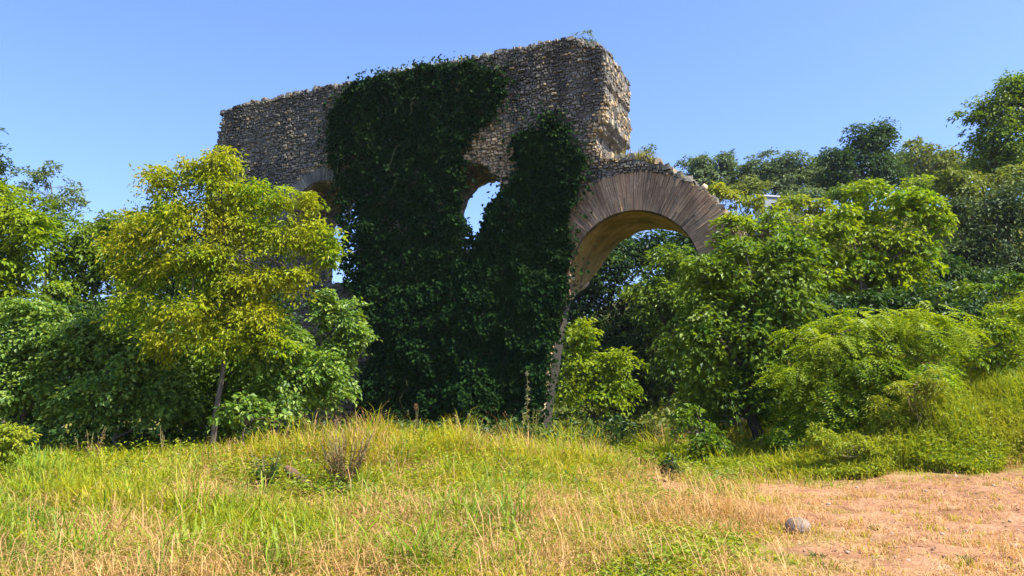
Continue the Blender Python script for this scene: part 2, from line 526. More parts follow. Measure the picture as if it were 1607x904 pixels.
def build_wall():
    mb = MB()
    loops = [outer, hole_mid, hole_left]
    vecs = [[Vector((p[0], p[1], 0)) for p in l] for l in loops]
    tris = np.array(tessellate_polygon(vecs))
    P = np.array([p for l in loops for p in l])
    n = len(P)
    Vf = wpt(P[:, 0], P[:, 1], 0.03); Vb = wpt(P[:, 0], P[:, 1], thick(P[:, 0], P[:, 1]))
    mb.add(np.concatenate([Vf, Vb]), None, np.concatenate([tris, tris[:, ::-1] + n]), m=2)
    o = 0
    for l in loops:
        k = len(l); idx = np.arange(k) + o; nx = np.roll(idx, -1)
        Q = np.stack([idx, nx, nx + n, idx + n], 1)
        # own vertices, so that the rim keeps hard edges
        mb.add(np.concatenate([Vf, Vb]), Q, m=2)
        o += k
    # facing stones laid in rough courses
    tan_polys = [[wpx(*p) for p in ((735, 215), (800, 195), (812, 250), (800, 300), (770, 310), (735, 262), (724, 250))],
                 [wpx(*p) for p in ((925, 190), (990, 90), (1000, 160), (975, 215), (965, 260), (915, 262))],
                 [wpx(*p) for p in ((480, 262), (530, 240), (560, 262), (540, 300), (470, 300))]]
    z = 0.0
    ss, zz, wu, hv = [], [], [], []
    smin, smax = min(p[0] for p in outer) - .2, max(p[0] for p in outer)
    while z < 14.5:
        ch = 0.055 + .05 * rng.random()
        s = smin - rng.random() * .2
        while s < smax:
            w = .06 + .17 * rng.random() ** 1.5
            ss.append(s + w / 2); zz.append(z + ch / 2 + .03 * math.sin(s * .8 + z) + (rng.random() - .5) * .045); wu.append(w / 2 - .009 - .012 * rng.random()); hv.append(ch / 2 - .004 - .018 * rng.random() + .012 * rng.random())
            s += w
        z += ch
    ss, zz, wu, hv = map(np.array, (ss, zz, wu, hv))
    ok = inside(outer, ss, zz) & ~inside(hole_mid, ss, zz) & ~inside(hole_left, ss, zz)
    rr = np.hypot(ss - AC[0], zz - AC[1])
    ok &= ~((rr < ARO - .05) & (zz > AC[1] - .6))
    rl = np.hypot(ss - left_c[0], zz - left_c[1])
    ok &= ~((rl < left_c[2] + .46) & (zz > left_c[1]))
    ok &= rng.random(len(ss)) > .07 + .10 * (fbm(ss * 1.3, zz * 1.3, 0, 3) > .6)
    ss, zz, wu, hv = ss[ok], zz[ok], wu[ok], hv[ok]
    n = len(ss)
    tanm = np.zeros(n, int)
    for tp in tan_polys:
        tanm |= inside(tp, ss + (rng.random(n) - .5) * .35, zz + (rng.random(n) - .5) * .35)
    tanm |= rng.random(n) < .07
    C = wpt(ss, zz, .02 - fbm(ss * .9, zz * .9, 0, 9) * .12)
    tilt = (rng.random((n, 3)) - .5) * .24
    W_ = unit(-E2 + tilt); U = unit(E1 + (rng.random((n, 3)) - .5) * .1)
    stones(mb, C, U, np.cross(U, W_) * -1, W_, wu, hv, np.full(n, .16), +.010 + .05 * rng.random(n) ** 1.6, tanm)
    # stones round the broken edges: ends, crest and reveals
    for li, l in enumerate(loops):
        L = np.array(l)
        for i in range(len(L)):
            a, b = L[i], L[(i + 1) % len(L)]
            ln = np.linalg.norm(b - a)
            if ln < .02 or max(a[1], b[1]) < -.1:
                continue
            t = (b - a) / ln
            nn = np.array([-t[1], t[0]])
            mid = (a + b) / 2
            q = mid + nn * .06
            if li == 0:
                if inside(outer, q[:1], q[1:])[0]:
                    nn = -nn
            else:
                if not inside(l, q[:1], q[1:])[0]:
                    nn = -nn
            onarch = li == 0 and abs(np.hypot(mid[0] - AC[0], mid[1] - AC[1]) - AR) < .06 and mid[1] > AC[1] - .1
            if onarch:
                continue
            th = float(thick(mid[0], mid[1])); nd = int(th / .2)
            dd = (np.arange(nd) + .5) / nd * th
            nn3 = nn[0] * E1 + nn[1] * EZ
            t3 = t[0] * E1 + t[1] * EZ
            for k in range(max(1, int(round(ln / .15)))):
                kk = max(1, int(round(ln / .15)))
                pm = a + (b - a) * (k + .5) / kk
                C = wpt(np.full(nd, pm[0]), np.full(nd, pm[1]), dd + (rng.random(nd) - .5) * .08)
                keep = rng.random(nd) > .12
                W2 = unit(np.tile(nn3, (nd, 1)) + (rng.random((nd, 3)) - .5) * .3)
                U2 = np.tile(E2, (nd, 1)); V2 = np.tile(t3, (nd, 1))
                right_end = li == 0 and 0 < i and pm[0] > wpx(950, 100)[0] and pm[1] > 6
                mt = (rng.random(nd) < (.35 if (right_end or li > 0 or pm[1] < AC[1]) else .12)).astype(int)
                if th < PIER + .3 and pm[1] < AC[1] + .3 and pm[0] > wpx(835, 690)[0]:
                    continue
                stones(mb, C[keep], U2[keep], V2[keep], W2[keep], (.06 + .045 * rng.random(nd))[keep], np.full(nd, ln / kk / 2 - .008)[keep], np.full(nd, .1)[keep], (.0 + .07 * rng.random(nd) ** 1.5)[keep], mt[keep])
    return mb.obj('masonry_wall', [M['stone'], M['tanstone'], M['mortar'], M['limestone_sun']], aq, WO)


wall = build_wall()


def build_ring(c, r0, r1, a0, a1, n, rows=2):
    """thin bricks on edge, fanned round the arch in broken rows over a bed of mortar"""
    mb = MB()
    th = np.linspace(a0, a1, 120)
    rr = np.linspace(r0 + .01, r1 - .05, 8)
    T, R = np.meshgrid(th, rr)
    V = wpt(c[0] + R * np.cos(T), c[1] + R * np.sin(T), -.022 - .012 * (fbm(T * 14, R * 5, 0, 55, 2) - .5))
    k = np.arange(T.size).reshape(T.shape)
    mb.add(V.reshape(-1, 3), np.stack([k[:-1, :-1], k[1:, :-1], k[1:, 1:], k[:-1, 1:]], -1).reshape(-1, 4), m=1)
    for i in range(n):
        dt = abs(a1 - a0) / n
        t = a0 + (a1 - a0) * (i + .5) / n + dt * (rng.random() - .5) * .35
        skew = (rng.random() - .5) * .02
        cuts = [r0] + sorted(r0 + (r1 - r0) * ((q + 1) / rows + (rng.random() - .5) * .30) for q in range(rows - 1)) + [r1 + (rng.random() - .65) * .12]
        for ra, rb in zip(cuts[:-1], cuts[1:]):
            if rng.random() < .03:
                continue
            rad = np.array([math.cos(t + skew), math.sin(t + skew)]); tg = np.array([-math.sin(t), math.cos(t)])
            f = .36 + .11 * rng.random()
            dp = -.032 - .022 * rng.random() ** 2
            pts = []
            for q in (ra + .006, rb - .006):
                hw = q * dt * f
                for sg in (-1, 1):
                    pts.append(np.asarray(c) + np.array([math.cos(t), math.sin(t)]) * r0 + rad * (q - r0) + tg * sg * hw + (rng.random(2) - .5) * .010)
            pts = np.array(pts)[[0, 1, 3, 2]]
            fr = wpt(pts[:, 0], pts[:, 1], dp + (rng.random(4) - .5) * .014); bk = wpt(pts[:, 0], pts[:, 1], .3)
            mb.add(np.concatenate([fr, bk]), [(0, 1, 2, 3), (4, 7, 6, 5), (0, 4, 5, 1), (1, 5, 6, 2), (2, 6, 7, 3), (3, 7, 4, 0)])
    return mb


ring = build_ring(AC, AR, ARO, -.15, math.pi + .22, 160, 3).obj('brick_arch', [M['brick'], M['bed']], aq, WO)
ringl = build_ring(left_c[:2], left_c[2], left_c[2] + .5, .15, math.pi - .1, 80, 1).obj('brick_arch', [M['stone'], M['bed']], aq, WO)
ringl['label'] = 'low relieving arch of thin bricks half hidden by the yellow tree'


def build_soffit():
    mb = MB()
    th = np.linspace(-.12, math.pi + .02, 90)
    ds = np.linspace(.02, THICK + .02, 26)
    T, D = np.meshgrid(th, ds)
    r = AR - .02 - .06 * (fbm(T * 5, D * 3, 0, 17, 4) - .3)
    S = AC[0] + r * np.cos(T); Z = AC[1] + r * np.sin(T)
    D = D / THICK * thick(S, Z)
    V = wpt(S, Z, D).reshape(-1, 3)
    i = np.arange(V.shape[0]).reshape(T.shape)
    Q = np.stack([i[:-1, :-1], i[:-1, 1:], i[1:, 1:], i[1:, :-1]], -1).reshape(-1, 4)
    r2 = AR + .12
    V2 = wpt(AC[0] + r2 * np.cos(T), AC[1] + r2 * np.sin(T), D).reshape(-1, 3)
    mb.add(np.concatenate([V, V2]), np.concatenate([Q, Q[:, ::-1] + len(V)]))
    return mb.obj('soffit', M['soffit'], ring, WO, True)


build_soffit()


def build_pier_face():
    """the worn side of the pier that carries the big arch, paled to stand in for sunlight"""
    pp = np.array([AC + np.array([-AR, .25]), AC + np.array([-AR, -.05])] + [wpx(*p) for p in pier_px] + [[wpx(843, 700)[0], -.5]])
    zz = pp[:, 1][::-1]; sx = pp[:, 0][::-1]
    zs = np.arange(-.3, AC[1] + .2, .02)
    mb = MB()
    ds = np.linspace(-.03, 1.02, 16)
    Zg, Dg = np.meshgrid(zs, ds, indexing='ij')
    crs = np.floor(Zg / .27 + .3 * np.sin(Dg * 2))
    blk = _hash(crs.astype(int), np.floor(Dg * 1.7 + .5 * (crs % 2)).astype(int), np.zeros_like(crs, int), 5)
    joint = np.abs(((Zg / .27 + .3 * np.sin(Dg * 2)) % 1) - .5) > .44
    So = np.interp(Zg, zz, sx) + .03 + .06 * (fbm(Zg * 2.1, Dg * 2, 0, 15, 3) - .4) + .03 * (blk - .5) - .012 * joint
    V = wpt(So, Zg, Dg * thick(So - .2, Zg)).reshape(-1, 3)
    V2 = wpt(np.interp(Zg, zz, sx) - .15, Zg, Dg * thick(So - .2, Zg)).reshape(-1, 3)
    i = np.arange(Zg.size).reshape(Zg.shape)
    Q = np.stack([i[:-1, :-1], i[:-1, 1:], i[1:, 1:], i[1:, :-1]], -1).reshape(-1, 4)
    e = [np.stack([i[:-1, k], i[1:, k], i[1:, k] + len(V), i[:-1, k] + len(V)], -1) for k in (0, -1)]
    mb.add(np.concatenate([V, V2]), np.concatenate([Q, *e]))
    return mb.obj('pier_face', M['limestone_sun'], aq, WO)


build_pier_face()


def build_crest():
    """loose rubble along the back of the big arch and the broken top of the wall"""
    mb = MB()
    pts = [wpx(*p) for p in [(962, 250)] + arch_crest_px]
    d = densify(pts, .11, .02)
    for p in d:
        for k in range(10):
            dep = rng.random() * THICK
            c = wpt(p[0] + (rng.random() - .5) * .2, p[1] + .02 + rng.random() * .10, dep)
            h = .05 + .09 * rng.random(2)
            U = unit(E1 + (rng.random(3) - .5) * .9); W_ = unit(EZ + (rng.random(3) - .5) * .6); U = unit(U - W_ * np.dot(U, W_)); V_ = np.cross(W_, U)
            stones(mb, c[None], U[None], V_[None], W_[None], h[:1], h[1:], np.array([.1]), np.array([.03 + .08 * rng.random()]), int(rng.random() < .15), jit=.02)
    for p in densify([wpx(*q) for q in top_px[5:22]], .12, .02):
        for k in range(5):
            if rng.random() < .4:
                continue
            dep = rng.random() ** 1.3 * THICK
            c = wpt(p[0] + (rng.random() - .5) * .15, p[1] + (rng.random() - .3) * .09, dep)
            h = .05 + .08 * rng.random(2)
            U = unit(E1 + (rng.random(3) - .5) * .5); W_ = unit(EZ + (rng.random(3) - .5) * .4); U = unit(U - W_ * np.dot(U, W_)); V_ = np.cross(W_, U)
            stones(mb, c[None], U[None], V_[None], W_[None], h[:1], h[1:], np.array([.12]), np.array([.02 + .06 * rng.random()]), 0, jit=.02)
    return mb.obj('rubble_crest', [M['stone'], M['tanstone']], aq, WO)


build_crest()

# ------------------------------------------------------------------ ivy
def ivy(label, poly_px, n, depth_fn, holes=(), size=(.07, .17), stems=30, edge=.25):
    poly = [wpx(*p) for p in poly_px]
    P = np.array(poly)
    s = rng.uniform(P[:, 0].min() - .4, P[:, 0].max() + .4, n * 4); z = rng.uniform(max(P[:, 1].min() - .3, -.1), P[:, 1].max() + .3, n * 4)
    js = s + (fbm(s * 1.7, z * 1.7, 0, 21, 4) - .5) * 2.2 * edge; jz = z + (fbm(s * 1.7, z * 1.7, 5, 22, 4) - .5) * 2.2 * edge
    ok = inside(poly, js, jz)
    far = rng.random(len(s)) < .13
    ok |= far & inside(poly, s + rng.normal(size=len(s)) * .38, z + rng.normal(size=len(s)) * .38)
    ok |= (rng.random(len(s)) < .32) & inside(poly, s + rng.normal(size=len(s)) * .19, z + rng.normal(size=len(s)) * .19)
    for h in holes:
        hp = [wpx(*p) for p in h]
        ok &= ~inside(hp, js, jz)
    ok &= (fbm(s * 3.2, z * 3.2, 0, 77, 3) > .35) | (rng.random(len(s)) < .38)
    s, z = s[ok][:n], z[ok][:n]
    n = len(s)
    d = depth_fn(s, z) * (.35 + 1.1 * fbm(s * .9, z * .7, 0, 41, 3)) + .25 * (fbm(s * 2.6, z * 2.6, 0, 43, 2) - .35)
    d = np.maximum(d, .06)
    dep = d * (1 - rng.random(n) ** 2.2 * .75)
    C = wpt(s, z, -dep)
    root = thing('ivy', label, 'ivy', tuple(wpt(P[:, 0].mean(), 0)), 'ivy growing on the aqueduct')
    mb = MB()
    N = -E2 * .75 + EZ * .45 + (rng.random((n, 3)) - .5) * 1.3
    D = -EZ * .8 + (rng.random((n, 3)) - .5) * 1.4
    L = rng.uniform(*size, n)
    leaves(mb, C, N, D, L, L * .85, droop=.1)
    mb.obj('foliage', M['ivy'], root, np.array(root.location))
    st = MB()
    for k in range(stems):
        j = rng.integers(n)
        a = C[j]; ln = 1.0 + 2.5 * rng.random()
        b = a + np.array([(rng.random() - .5) * 1.2, 0, -ln]) - E2 * (.15 + .3 * rng.random())
        b[2] = max(b[2], .1)
        tube(st, curve_pts(a - E2 * .03, b, 8, .10), np.linspace(.012, .005, 8), 4)
        st.obj('stem', M['ivystem'], root, np.array(root.location)); st = MB()
    return root


def dep_main(s, z):
    return .18 + .45 * sstep(6.5, 2.5, z) + .35 * sstep(3.2, .2, z)


win_px = [(729, 296), (744, 279), (760, 284), (764, 300), (765, 330), (758, 352), (750, 370), (738, 360), (728, 330)]
ivy('dark ivy curtain covering the left pier from wall top to the ground', [(520, 175), (560, 130), (610, 116), (680, 104), (745, 100), (792, 118), (798, 150), (768, 190), (742, 218), (726, 256), (730, 284), (738, 330), (742, 372), (770, 384), (790, 470),
    (800, 560), (790, 700), (590, 700), (575, 640), (588, 560), (580, 500), (560, 455), (542, 420), (540, 330), (528, 270), (516, 220)], 52000, dep_main, [win_px], stems=12)
ivy('dark ivy patch on the narrow pier between small opening and big arch', [(806, 215), (850, 205), (862, 175), (878, 196), (912, 235), (918, 262), (905, 300), (893, 345), (893, 400), (893, 445), (882, 490), (872, 560), (858, 620), (848, 700), (775, 700), (780, 560), (770, 470), (752, 388), (762, 360), (771, 325), (796, 302), (815, 265)],
    34000, dep_main, [win_px], stems=8, edge=.2)


# ------------------------------------------------------------------ woody plants
def crown(mb, lobes, leaf_len, cover, aspect=.5, clump=.30, shell=.5, droop=.15, flat=.7, kind='leaf', upw=.6, m=0, sub=11, stray=.07):
    """lobes: (centre, radii) in metres; leaf clumps spread through each lobe, denser toward its shell"""
    cents = []
    for c, r in lobes:
        c = np.asarray(c); r = np.asarray(r)
        area = math.pi * r[0] * r[2]
        tot = cover * area / (.5 * leaf_len ** 2 * aspect)
        if kind == 'frond':
            tot = tot / 11.0
        per = 30 if kind == 'leaf' else 6
        nc = max(4, int(tot / per))
        ns = max(3, min(sub, nc // 4))             # boughs: smaller lobes spread over the big one
        d0 = unit(rng.normal(size=(ns, 3)) * np.array([1, 1, .9]))
        bc = c + d0 * (.40 + .38 * rng.random(ns))[:, None] * r
        br = (.34 + .24 * rng.random(ns))[:, None] * r
        bi = rng.integers(ns, size=nc)
        d = rng.normal(size=(nc, 3)); d[:, 2] += .35; d = unit(d)
        rho = 1 - (1 - shell) * rng.random(nc) ** 1.2
        cc = bc[bi] + d * rho[:, None] * br[bi]
        inner = rng.random(nc) < .22              # and some inside, so that the crown is not hollow
        cc[inner] = c + d[inner] * (.75 * rng.random(inner.sum()) ** .5)[:, None] * r
        out = rng.random(nc) < stray                 # shoots that stick out of the crown
        cc[out] = c + unit(cc[out] - c + 1e-6) * r * (1.0 + .22 * rng.random(out.sum()))[:, None]
        cents.append(cc)
        cr = clump * .6 * min(r[0], r[2]) * (.6 + .8 * rng.random(nc)) + leaf_len * .6
        cr = np.minimum(cr, leaf_len * 3.6) * (.7 + .6 * rng.random(nc))
        idx = np.repeat(np.arange(nc), rng.poisson(per, nc))
        n = len(idx)
        cout = unit(unit((cc - c) / r) * .5 + unit(cc - bc[bi]) * .7)
        cn = unit(EZ * .75 + cout * .55 + (rng.random((nc, 3)) - .5) * .5)        # each spray has its own face, tilted outward
        off = rng.normal(size=(n, 3)) * .68
        oc = (off * cn[idx]).sum(1, keepdims=True)
        off = off - oc * cn[idx] * (1 - .42 * flat)
        P = cc[idx] + off * cr[idx][:, None] - cn[idx] * ((off ** 2).sum(1) * .16 * cr[idx])[:, None]
        outw = unit(unit((P - c) / r) * .5 + unit(P - bc[bi[idx]]) * .7)
        N = cn[idx] * (upw + .3) + (rng.random((n, 3)) - .5) * 1.15
        D = outw * .6 + unit(off) * .6 + (rng.random((n, 3)) - .5) * 1.1 - EZ * droop * 2
        L = leaf_len * (.6 + .75 * rng.random(n))
        if kind == 'leaf':
            leaves(mb, P, N, D, L, L * aspect, droop=droop, m=m)
        else:                                    # pinnate fronds: leaflets in pairs along an arching axis
            N = unit(EZ * .9 + outw * .35 + (rng.random((n, 3)) - .5) * .7)
            D = outw * np.array([1, 1, .4]) + (rng.random((n, 3)) - .5) * .9
            D = unit(D - (D * N).sum(1, keepdims=True) * N)
            B = np.cross(N, D)
            FL = leaf_len * (3.2 + 2.0 * rng.random(n))
            K = 6
            for k in range(K):
                t = (k + .6) / K
                q = P + D * (FL * t)[:, None] - N * (FL * .28 * t * t)[:, None]
                for sg in (-1, 1):
                    leaves(mb, q, N + D * .25 * t, B * sg + D * .45, L * (1.05 - .4 * t), L * aspect * (1.05 - .4 * t), droop=droop, m=m)
            q = P + D * FL[:, None] * .98 - N * (FL * .28)[:, None]
            leaves(mb, q, N, D, L * .7, L * aspect * .7, m=m)
    return np.concatenate(cents)


def pxlobes(lst, Y, deep=.85, dy=0.0):
    out = []
    for e in lst:
        px, py, rx, ry = e[:4]
        y = Y + (e[4] if len(e) > 4 else 0)
        c = at(px, py, y)
        a, b = rx / F * y, ry / F * y
        out.append((c, (a, max(a, b) * deep if len(e) < 6 else e[5], b)))
    return out


def plant(name, label, cat, base_px, Y, lobes_px, mat, leaf_len=.12, cover=3.0, trunk_r=.12, bark='bark', group=None, trunk_path=None, limbs=9, part='crown', stemname='trunk', **kw):
    lb = pxlobes(lobes_px, Y, kw.pop('deep', .85)); low = kw.pop('low', .35); lim_r = kw.pop('lim_r', .6)
    bx = at(base_px, 620, Y)[0]
    base = np.array([bx, Y, float(ground(bx, Y)) - .05])
    root = thing(name, label, cat, tuple(base), group)
    mb = MB()
    cents = crown(mb, lb, leaf_len, cover, **kw)
    mb.obj(part, M[mat], root, base)
    tb = MB()
    topc = np.mean([c for c, r in lb], axis=0)
    if trunk_path is None:
        tp = curve_pts(base, topc, 8, .04)
    else:
        ctrl = np.array([base] + [at(px, py, Y) for px, py in trunk_path])
        tt = np.linspace(0, len(ctrl) - 1, 14)
        tp = np.stack([np.interp(tt, np.arange(len(ctrl)), ctrl[:, k]) for k in range(3)], 1)
        tp[1:-1] += (rng.random((12, 3)) - .5) * .05
    n = len(tp)
    tr = trunk_r * np.linspace(1.0, .35, n); tr[0] *= 1.35
    tube(tb, tp, tr, 8, wob=.12)
    order = rng.permutation(len(cents))[:limbs]
    for j in order:
        i = int(rng.integers(max(1, int(n * low)), n))
        a = tp[i]; b = cents[j]
        if b[2] < a[2] - .3:
            if low > .5:
                continue
            i = max(1, n // 4); a = tp[i]
        pts = curve_pts(a, b, 6, .07, .03)
        tube(tb, pts, np.linspace(tr[i] * lim_r, .010, 6), 5, wob=.1)
        for q in range(2):
            k = int(rng.integers(2, 5)); e = cents[rng.integers(len(cents))]
            if np.linalg.norm(e - pts[k]) < np.linalg.norm(b - a) * .9:
                tube(tb, curve_pts(pts[k], e, 5, .08), np.linspace(.02, .007, 5), 4)
    tb.obj(stemname, M[bark], root, base, True)
    return root


BG = 'trees on the hill behind the aqueduct'
LG = 'trees in the thicket left of the aqueduct'
UB = 'bushes under the trees on the left'
# left side
plant('tree', 'dark tree cut by the photo edge, rising highest above the left thicket', 'tree', -40, 45, [(-28, 236, 38, 34), (-40, 290, 60, 50), (-10, 262, 22, 18)], 'dark', .22, 3.1, .2, group=LG)
plant('tree', 'small thin blue-green tree standing against the sky above the left thicket', 'tree', 85, 50, [(70, 282, 26, 22), (112, 300, 26, 18), (45, 300, 22, 26), (88, 318, 42, 22), (40, 268, 14, 14), (82, 262, 14, 14), (125, 322, 20, 14)], 'blue', .24, 1.8, .12, group=LG, clump=.4)
plant('tree', 'bright green leafy tree filling the left edge of the thicket', 'tree', 0, 22, [(10, 350, 62, 55), (-25, 420, 70, 100), (50, 385, 45, 45), (15, 440, 60, 50), (60, 345, 25, 20), (-10, 300, 30, 30), (20, 490, 60, 45)], 'bright', .15, 3.8, .18, group=LG)
plant('tree', 'mid green tree between the bright edge tree and the yellow tree', 'tree', 150, 24, [(150, 395, 55, 45), (105, 395, 38, 34), (120, 470, 60, 45), (190, 420, 50, 60), (170, 500, 60, 45), (215, 370, 40, 35), (95, 350, 40, 34), (100, 430, 50, 40), (175, 360, 30, 26)], 'green', .15, 3.8, .16, group=LG)
plant('tree', 'dark leafy tree standing close behind the yellow tree', 'tree', 270, 25.5, [(240, 440, 90, 90), (330, 430, 80, 90), (290, 540, 120, 80), (170, 540, 80, 70), (410, 500, 60, 70), (250, 330, 40, 30)], 'dark', .16, 3.2, .2, bark='darkbark', group=LG)
plant('tree', 'low distant tree crown just showing left of the yellow tree', 'tree', 200, 58, [(185, 352, 40, 18), (215, 348, 30, 22), (150, 358, 34, 16)], 'olive', .3, 2.9, .2, group=LG)
yt = plant('tree', 'slender yellow-leaved tree with thin pale trunk in front of the ruin', 'tree', 333, 17,
           [(352, 258, 36, 30), (322, 282, 42, 34), (268, 288, 40, 36), (390, 305, 48, 36), (440, 318, 34, 26), (330, 335, 76, 46), (250, 360, 64, 46), (410, 372, 66, 46), (478, 356, 40, 30), (502, 400, 30, 32), (300, 420, 84, 48), (400, 440, 66, 44), (218, 430, 44, 44), (462, 440, 34, 26), (235, 275, 22, 22),
            (300, 490, 76, 40), (410, 505, 60, 36), (205, 490, 40, 34), (350, 535, 60, 30), (255, 535, 46, 28), (430, 545, 40, 22), (490, 318, 26, 20), (518, 388, 22, 26), (190, 380, 34, 30), (300, 265, 20, 20)],
           'yellow', .095, 3.1, .065, trunk_path=[(341, 640), (347, 590), (357, 530), (362, 450), (352, 360), (345, 290)], limbs=46, clump=.5, shell=.4, droop=.25, aspect=.45, low=.6, lim_r=.32, stray=.13)
plant('bush', 'grey-green large-leaved bush at the left edge of the meadow', 'bush', 40, 18.6, [(40, 540, 75, 55), (0, 600, 60, 70), (80, 610, 75, 60), (40, 490, 50, 35), (100, 530, 50, 40)], 'fig', .105, 5.2, .05, group=UB, part='foliage', stemname='stem', aspect=.7)
plant('bush', 'broad bush with whitish leaf glints left of the yellow tree', 'bush', 190, 18.4, [(150, 565, 70, 50), (220, 560, 70, 60), (180, 620, 85, 50), (250, 620, 60, 50), (140, 510, 50, 30)], 'fig', .105, 5.2, .05, group=UB, part='foliage', stemname='stem', aspect=.7)
plant('bush', 'shaded bush directly behind the yellow tree trunk', 'bush', 320, 19.4, [(300, 560, 70, 55), (370, 580, 60, 70), (310, 630, 70, 45)], 'green', .13, 4.1, .05, group=UB, part='foliage', stemname='stem', aspect=.6)
plant('bush', 'rounded bush right of the yellow tree trunk', 'bush', 440, 17.8, [(430, 560, 60, 55), (480, 590, 50, 50), (440, 625, 60, 40), (410, 520, 40, 30)], 'fig', .105, 5.2, .05, group=UB, part='foliage', stemname='stem', aspect=.65)
plant('bush', 'pale green bush reaching highest against the dark ivy', 'bush', 525, 18.6, [(540, 505, 40, 36), (510, 490, 26, 30), (520, 560, 38, 44), (505, 615, 46, 36), (548, 530, 28, 26)], 'fig', .105, 5.2, .05, group=UB, part='foliage', stemname='stem', aspect=.65)
plant('bush', 'small low pale bush at the foot of the yellow tree', 'bush', 392, 15.8, [(380, 640, 40, 22), (415, 652, 30, 18), (350, 650, 26, 20)], 'fig', .12, 4.1, .03, group=UB, part='foliage', stemname='stem', aspect=.65)
plant('bush', 'low brownish green bush at the left photo edge in the meadow', 'bush', 10, 13.0, [(12, 680, 32, 34), (-20, 700, 40, 40)], 'weed', .07, 3.4, .03, part='foliage', stemname='stem', aspect=.5)
# seen through the big arch
plant('bush', 'sunlit round bush seen through the big arch', 'bush', 938, 29.0, [(935, 600, 58, 48), (905, 530, 34, 34), (965, 575, 36, 36), (900, 585, 30, 50)], 'bright', .16, 3.6, .06, part='foliage', stemname='stem', aspect=.55)
plant('tree', 'dark tree filling the left of the view through the big arch', 'tree', 960, 37, [(940, 440, 70, 70), (1000, 400, 55, 45), (1040, 385, 45, 36), (960, 395, 40, 40), (1080, 395, 40, 40), (950, 540, 80, 80), (900, 470, 50, 50), (900, 540, 50, 60), (1010, 500, 60, 70), (1020, 600, 60, 60)], 'dark', .22, 4.0, .25, bark='darkbark', group='dark trees behind the big arch')
plant('tree', 'dark tree with sunlit upper sprays on the right of the view through the big arch', 'tree', 1060, 34, [(1060, 420, 45, 40), (1040, 460, 55, 45), (1085, 500, 60, 70), (1070, 590, 60, 70)], 'green', .2, 3.6, .25, bark='darkbark', group='dark trees behind the big arch')
# right side
plant('tree', 'large dense green tree hiding the right foot of the big arch', 'tree', 1185, 19.5, [(1120, 470, 70, 55), (1200, 450, 75, 55), (1095, 540, 55, 60), (1180, 545, 80, 70), (1160, 395, 42, 36), (1240, 400, 50, 44), (1150, 620, 70, 50), (1240, 500, 50, 60), (1215, 620, 50, 60), (1110, 620, 50, 60), (1120, 425, 46, 34), (1250, 450, 50, 36)], 'green', .135, 5.0, .17, bark='darkbark', aspect=.62, limbs=14, low=.5)
plant('tree', 'small bright tree standing right against the end of the big arch', 'tree', 1160, 21.8, [(1155, 350, 36, 28), (1190, 370, 34, 30), (1135, 385, 26, 26), (1220, 350, 36, 26)], 'bright', .13, 2.8, .08, aspect=.55)
plant('tree', 'spreading yellow-green tree glowing in the sun above the fern-leaved shrub', 'tree', 1370, 24.5, [(1365, 300, 40, 28), (1410, 315, 46, 34), (1330, 345, 50, 36), (1455, 330, 36, 30), (1390, 370, 64, 42), (1290, 370, 50, 34), (1270, 415, 50, 40), (1350, 420, 60, 40), (1440, 390, 44, 36), (1470, 350, 26, 30), (1375, 452, 60, 30), (1425, 455, 44, 28), (1330, 400, 60, 40), (1400, 420, 60, 36), (1290, 450, 50, 34)], 'bright', .16, 3.8, .2, aspect=.7, limbs=14)
plant('tree', 'dull grey-green tree on the bank right of the yellow-green tree', 'tree', 1545, 29, [(1540, 350, 56, 50), (1590, 340, 50, 60), (1520, 410, 52, 44), (1580, 420, 60, 50), (1500, 330, 26, 24), (1540, 455, 70, 34), (1600, 450, 50, 40)], 'grey', .17, 3.8, .2, bark='darkbark')
plant('tree', 'rounded olive tree beneath the tall edge tree on the right', 'tree', 1545, 36, [(1540, 290, 56, 28), (1490, 285, 40, 26), (1590, 285, 40, 34), (1510, 310, 50, 24)], 'olive', .2, 3.2, .2)
plant('tree', 'dark shaded tree low between the yellow-green tree and the fern-leaved shrub', 'tree', 1440, 27, [(1430, 430, 60, 40), (1490, 430, 56, 40), (1370, 450, 56, 34), (1450, 460, 70, 30), (1540, 450, 50, 30), (1310, 470, 50, 30)], 'dark', .17, 3.4, .15, bark='darkbark')
# hill trees
plant('tree', 'round grey-green hill tree just right of the big arch crest', 'tree', 1120, 62, [(1095, 265, 30, 26), (1140, 262, 34, 28), (1120, 285, 54, 26), (1085, 280, 24, 20), (1160, 285, 30, 22)], 'blue', .25, 4.6, .25, group=BG)
plant('tree', 'wide rounded hill tree second from the big arch', 'tree', 1235, 60, [(1225, 262, 44, 32), (1260, 275, 36, 30), (1200, 280, 30, 26), (1235, 295, 60, 24), (1180, 262, 20, 18), (1290, 285, 30, 24)], 'blue', .25, 4.6, .25, group=BG)
plant('tree', 'darkest and tallest of the hill trees, in the middle of the skyline', 'tree', 1375, 56, [(1385, 215, 34, 28), (1355, 222, 32, 26), (1370, 255, 46, 40), (1320, 255, 32, 32), (1390, 285, 40, 26), (1310, 290, 34, 26)], 'dark', .24, 4.6, .25, group=BG, clump=.4)
plant('tree', 'pale olive hill tree with thin top right of the darkest hill tree', 'tree', 1450, 58, [(1455, 250, 44, 28), (1490, 262, 36, 26), (1432, 225, 16, 14), (1425, 275, 36, 24)], 'olive', .3, 2.9, .2, group=BG, clump=.4)
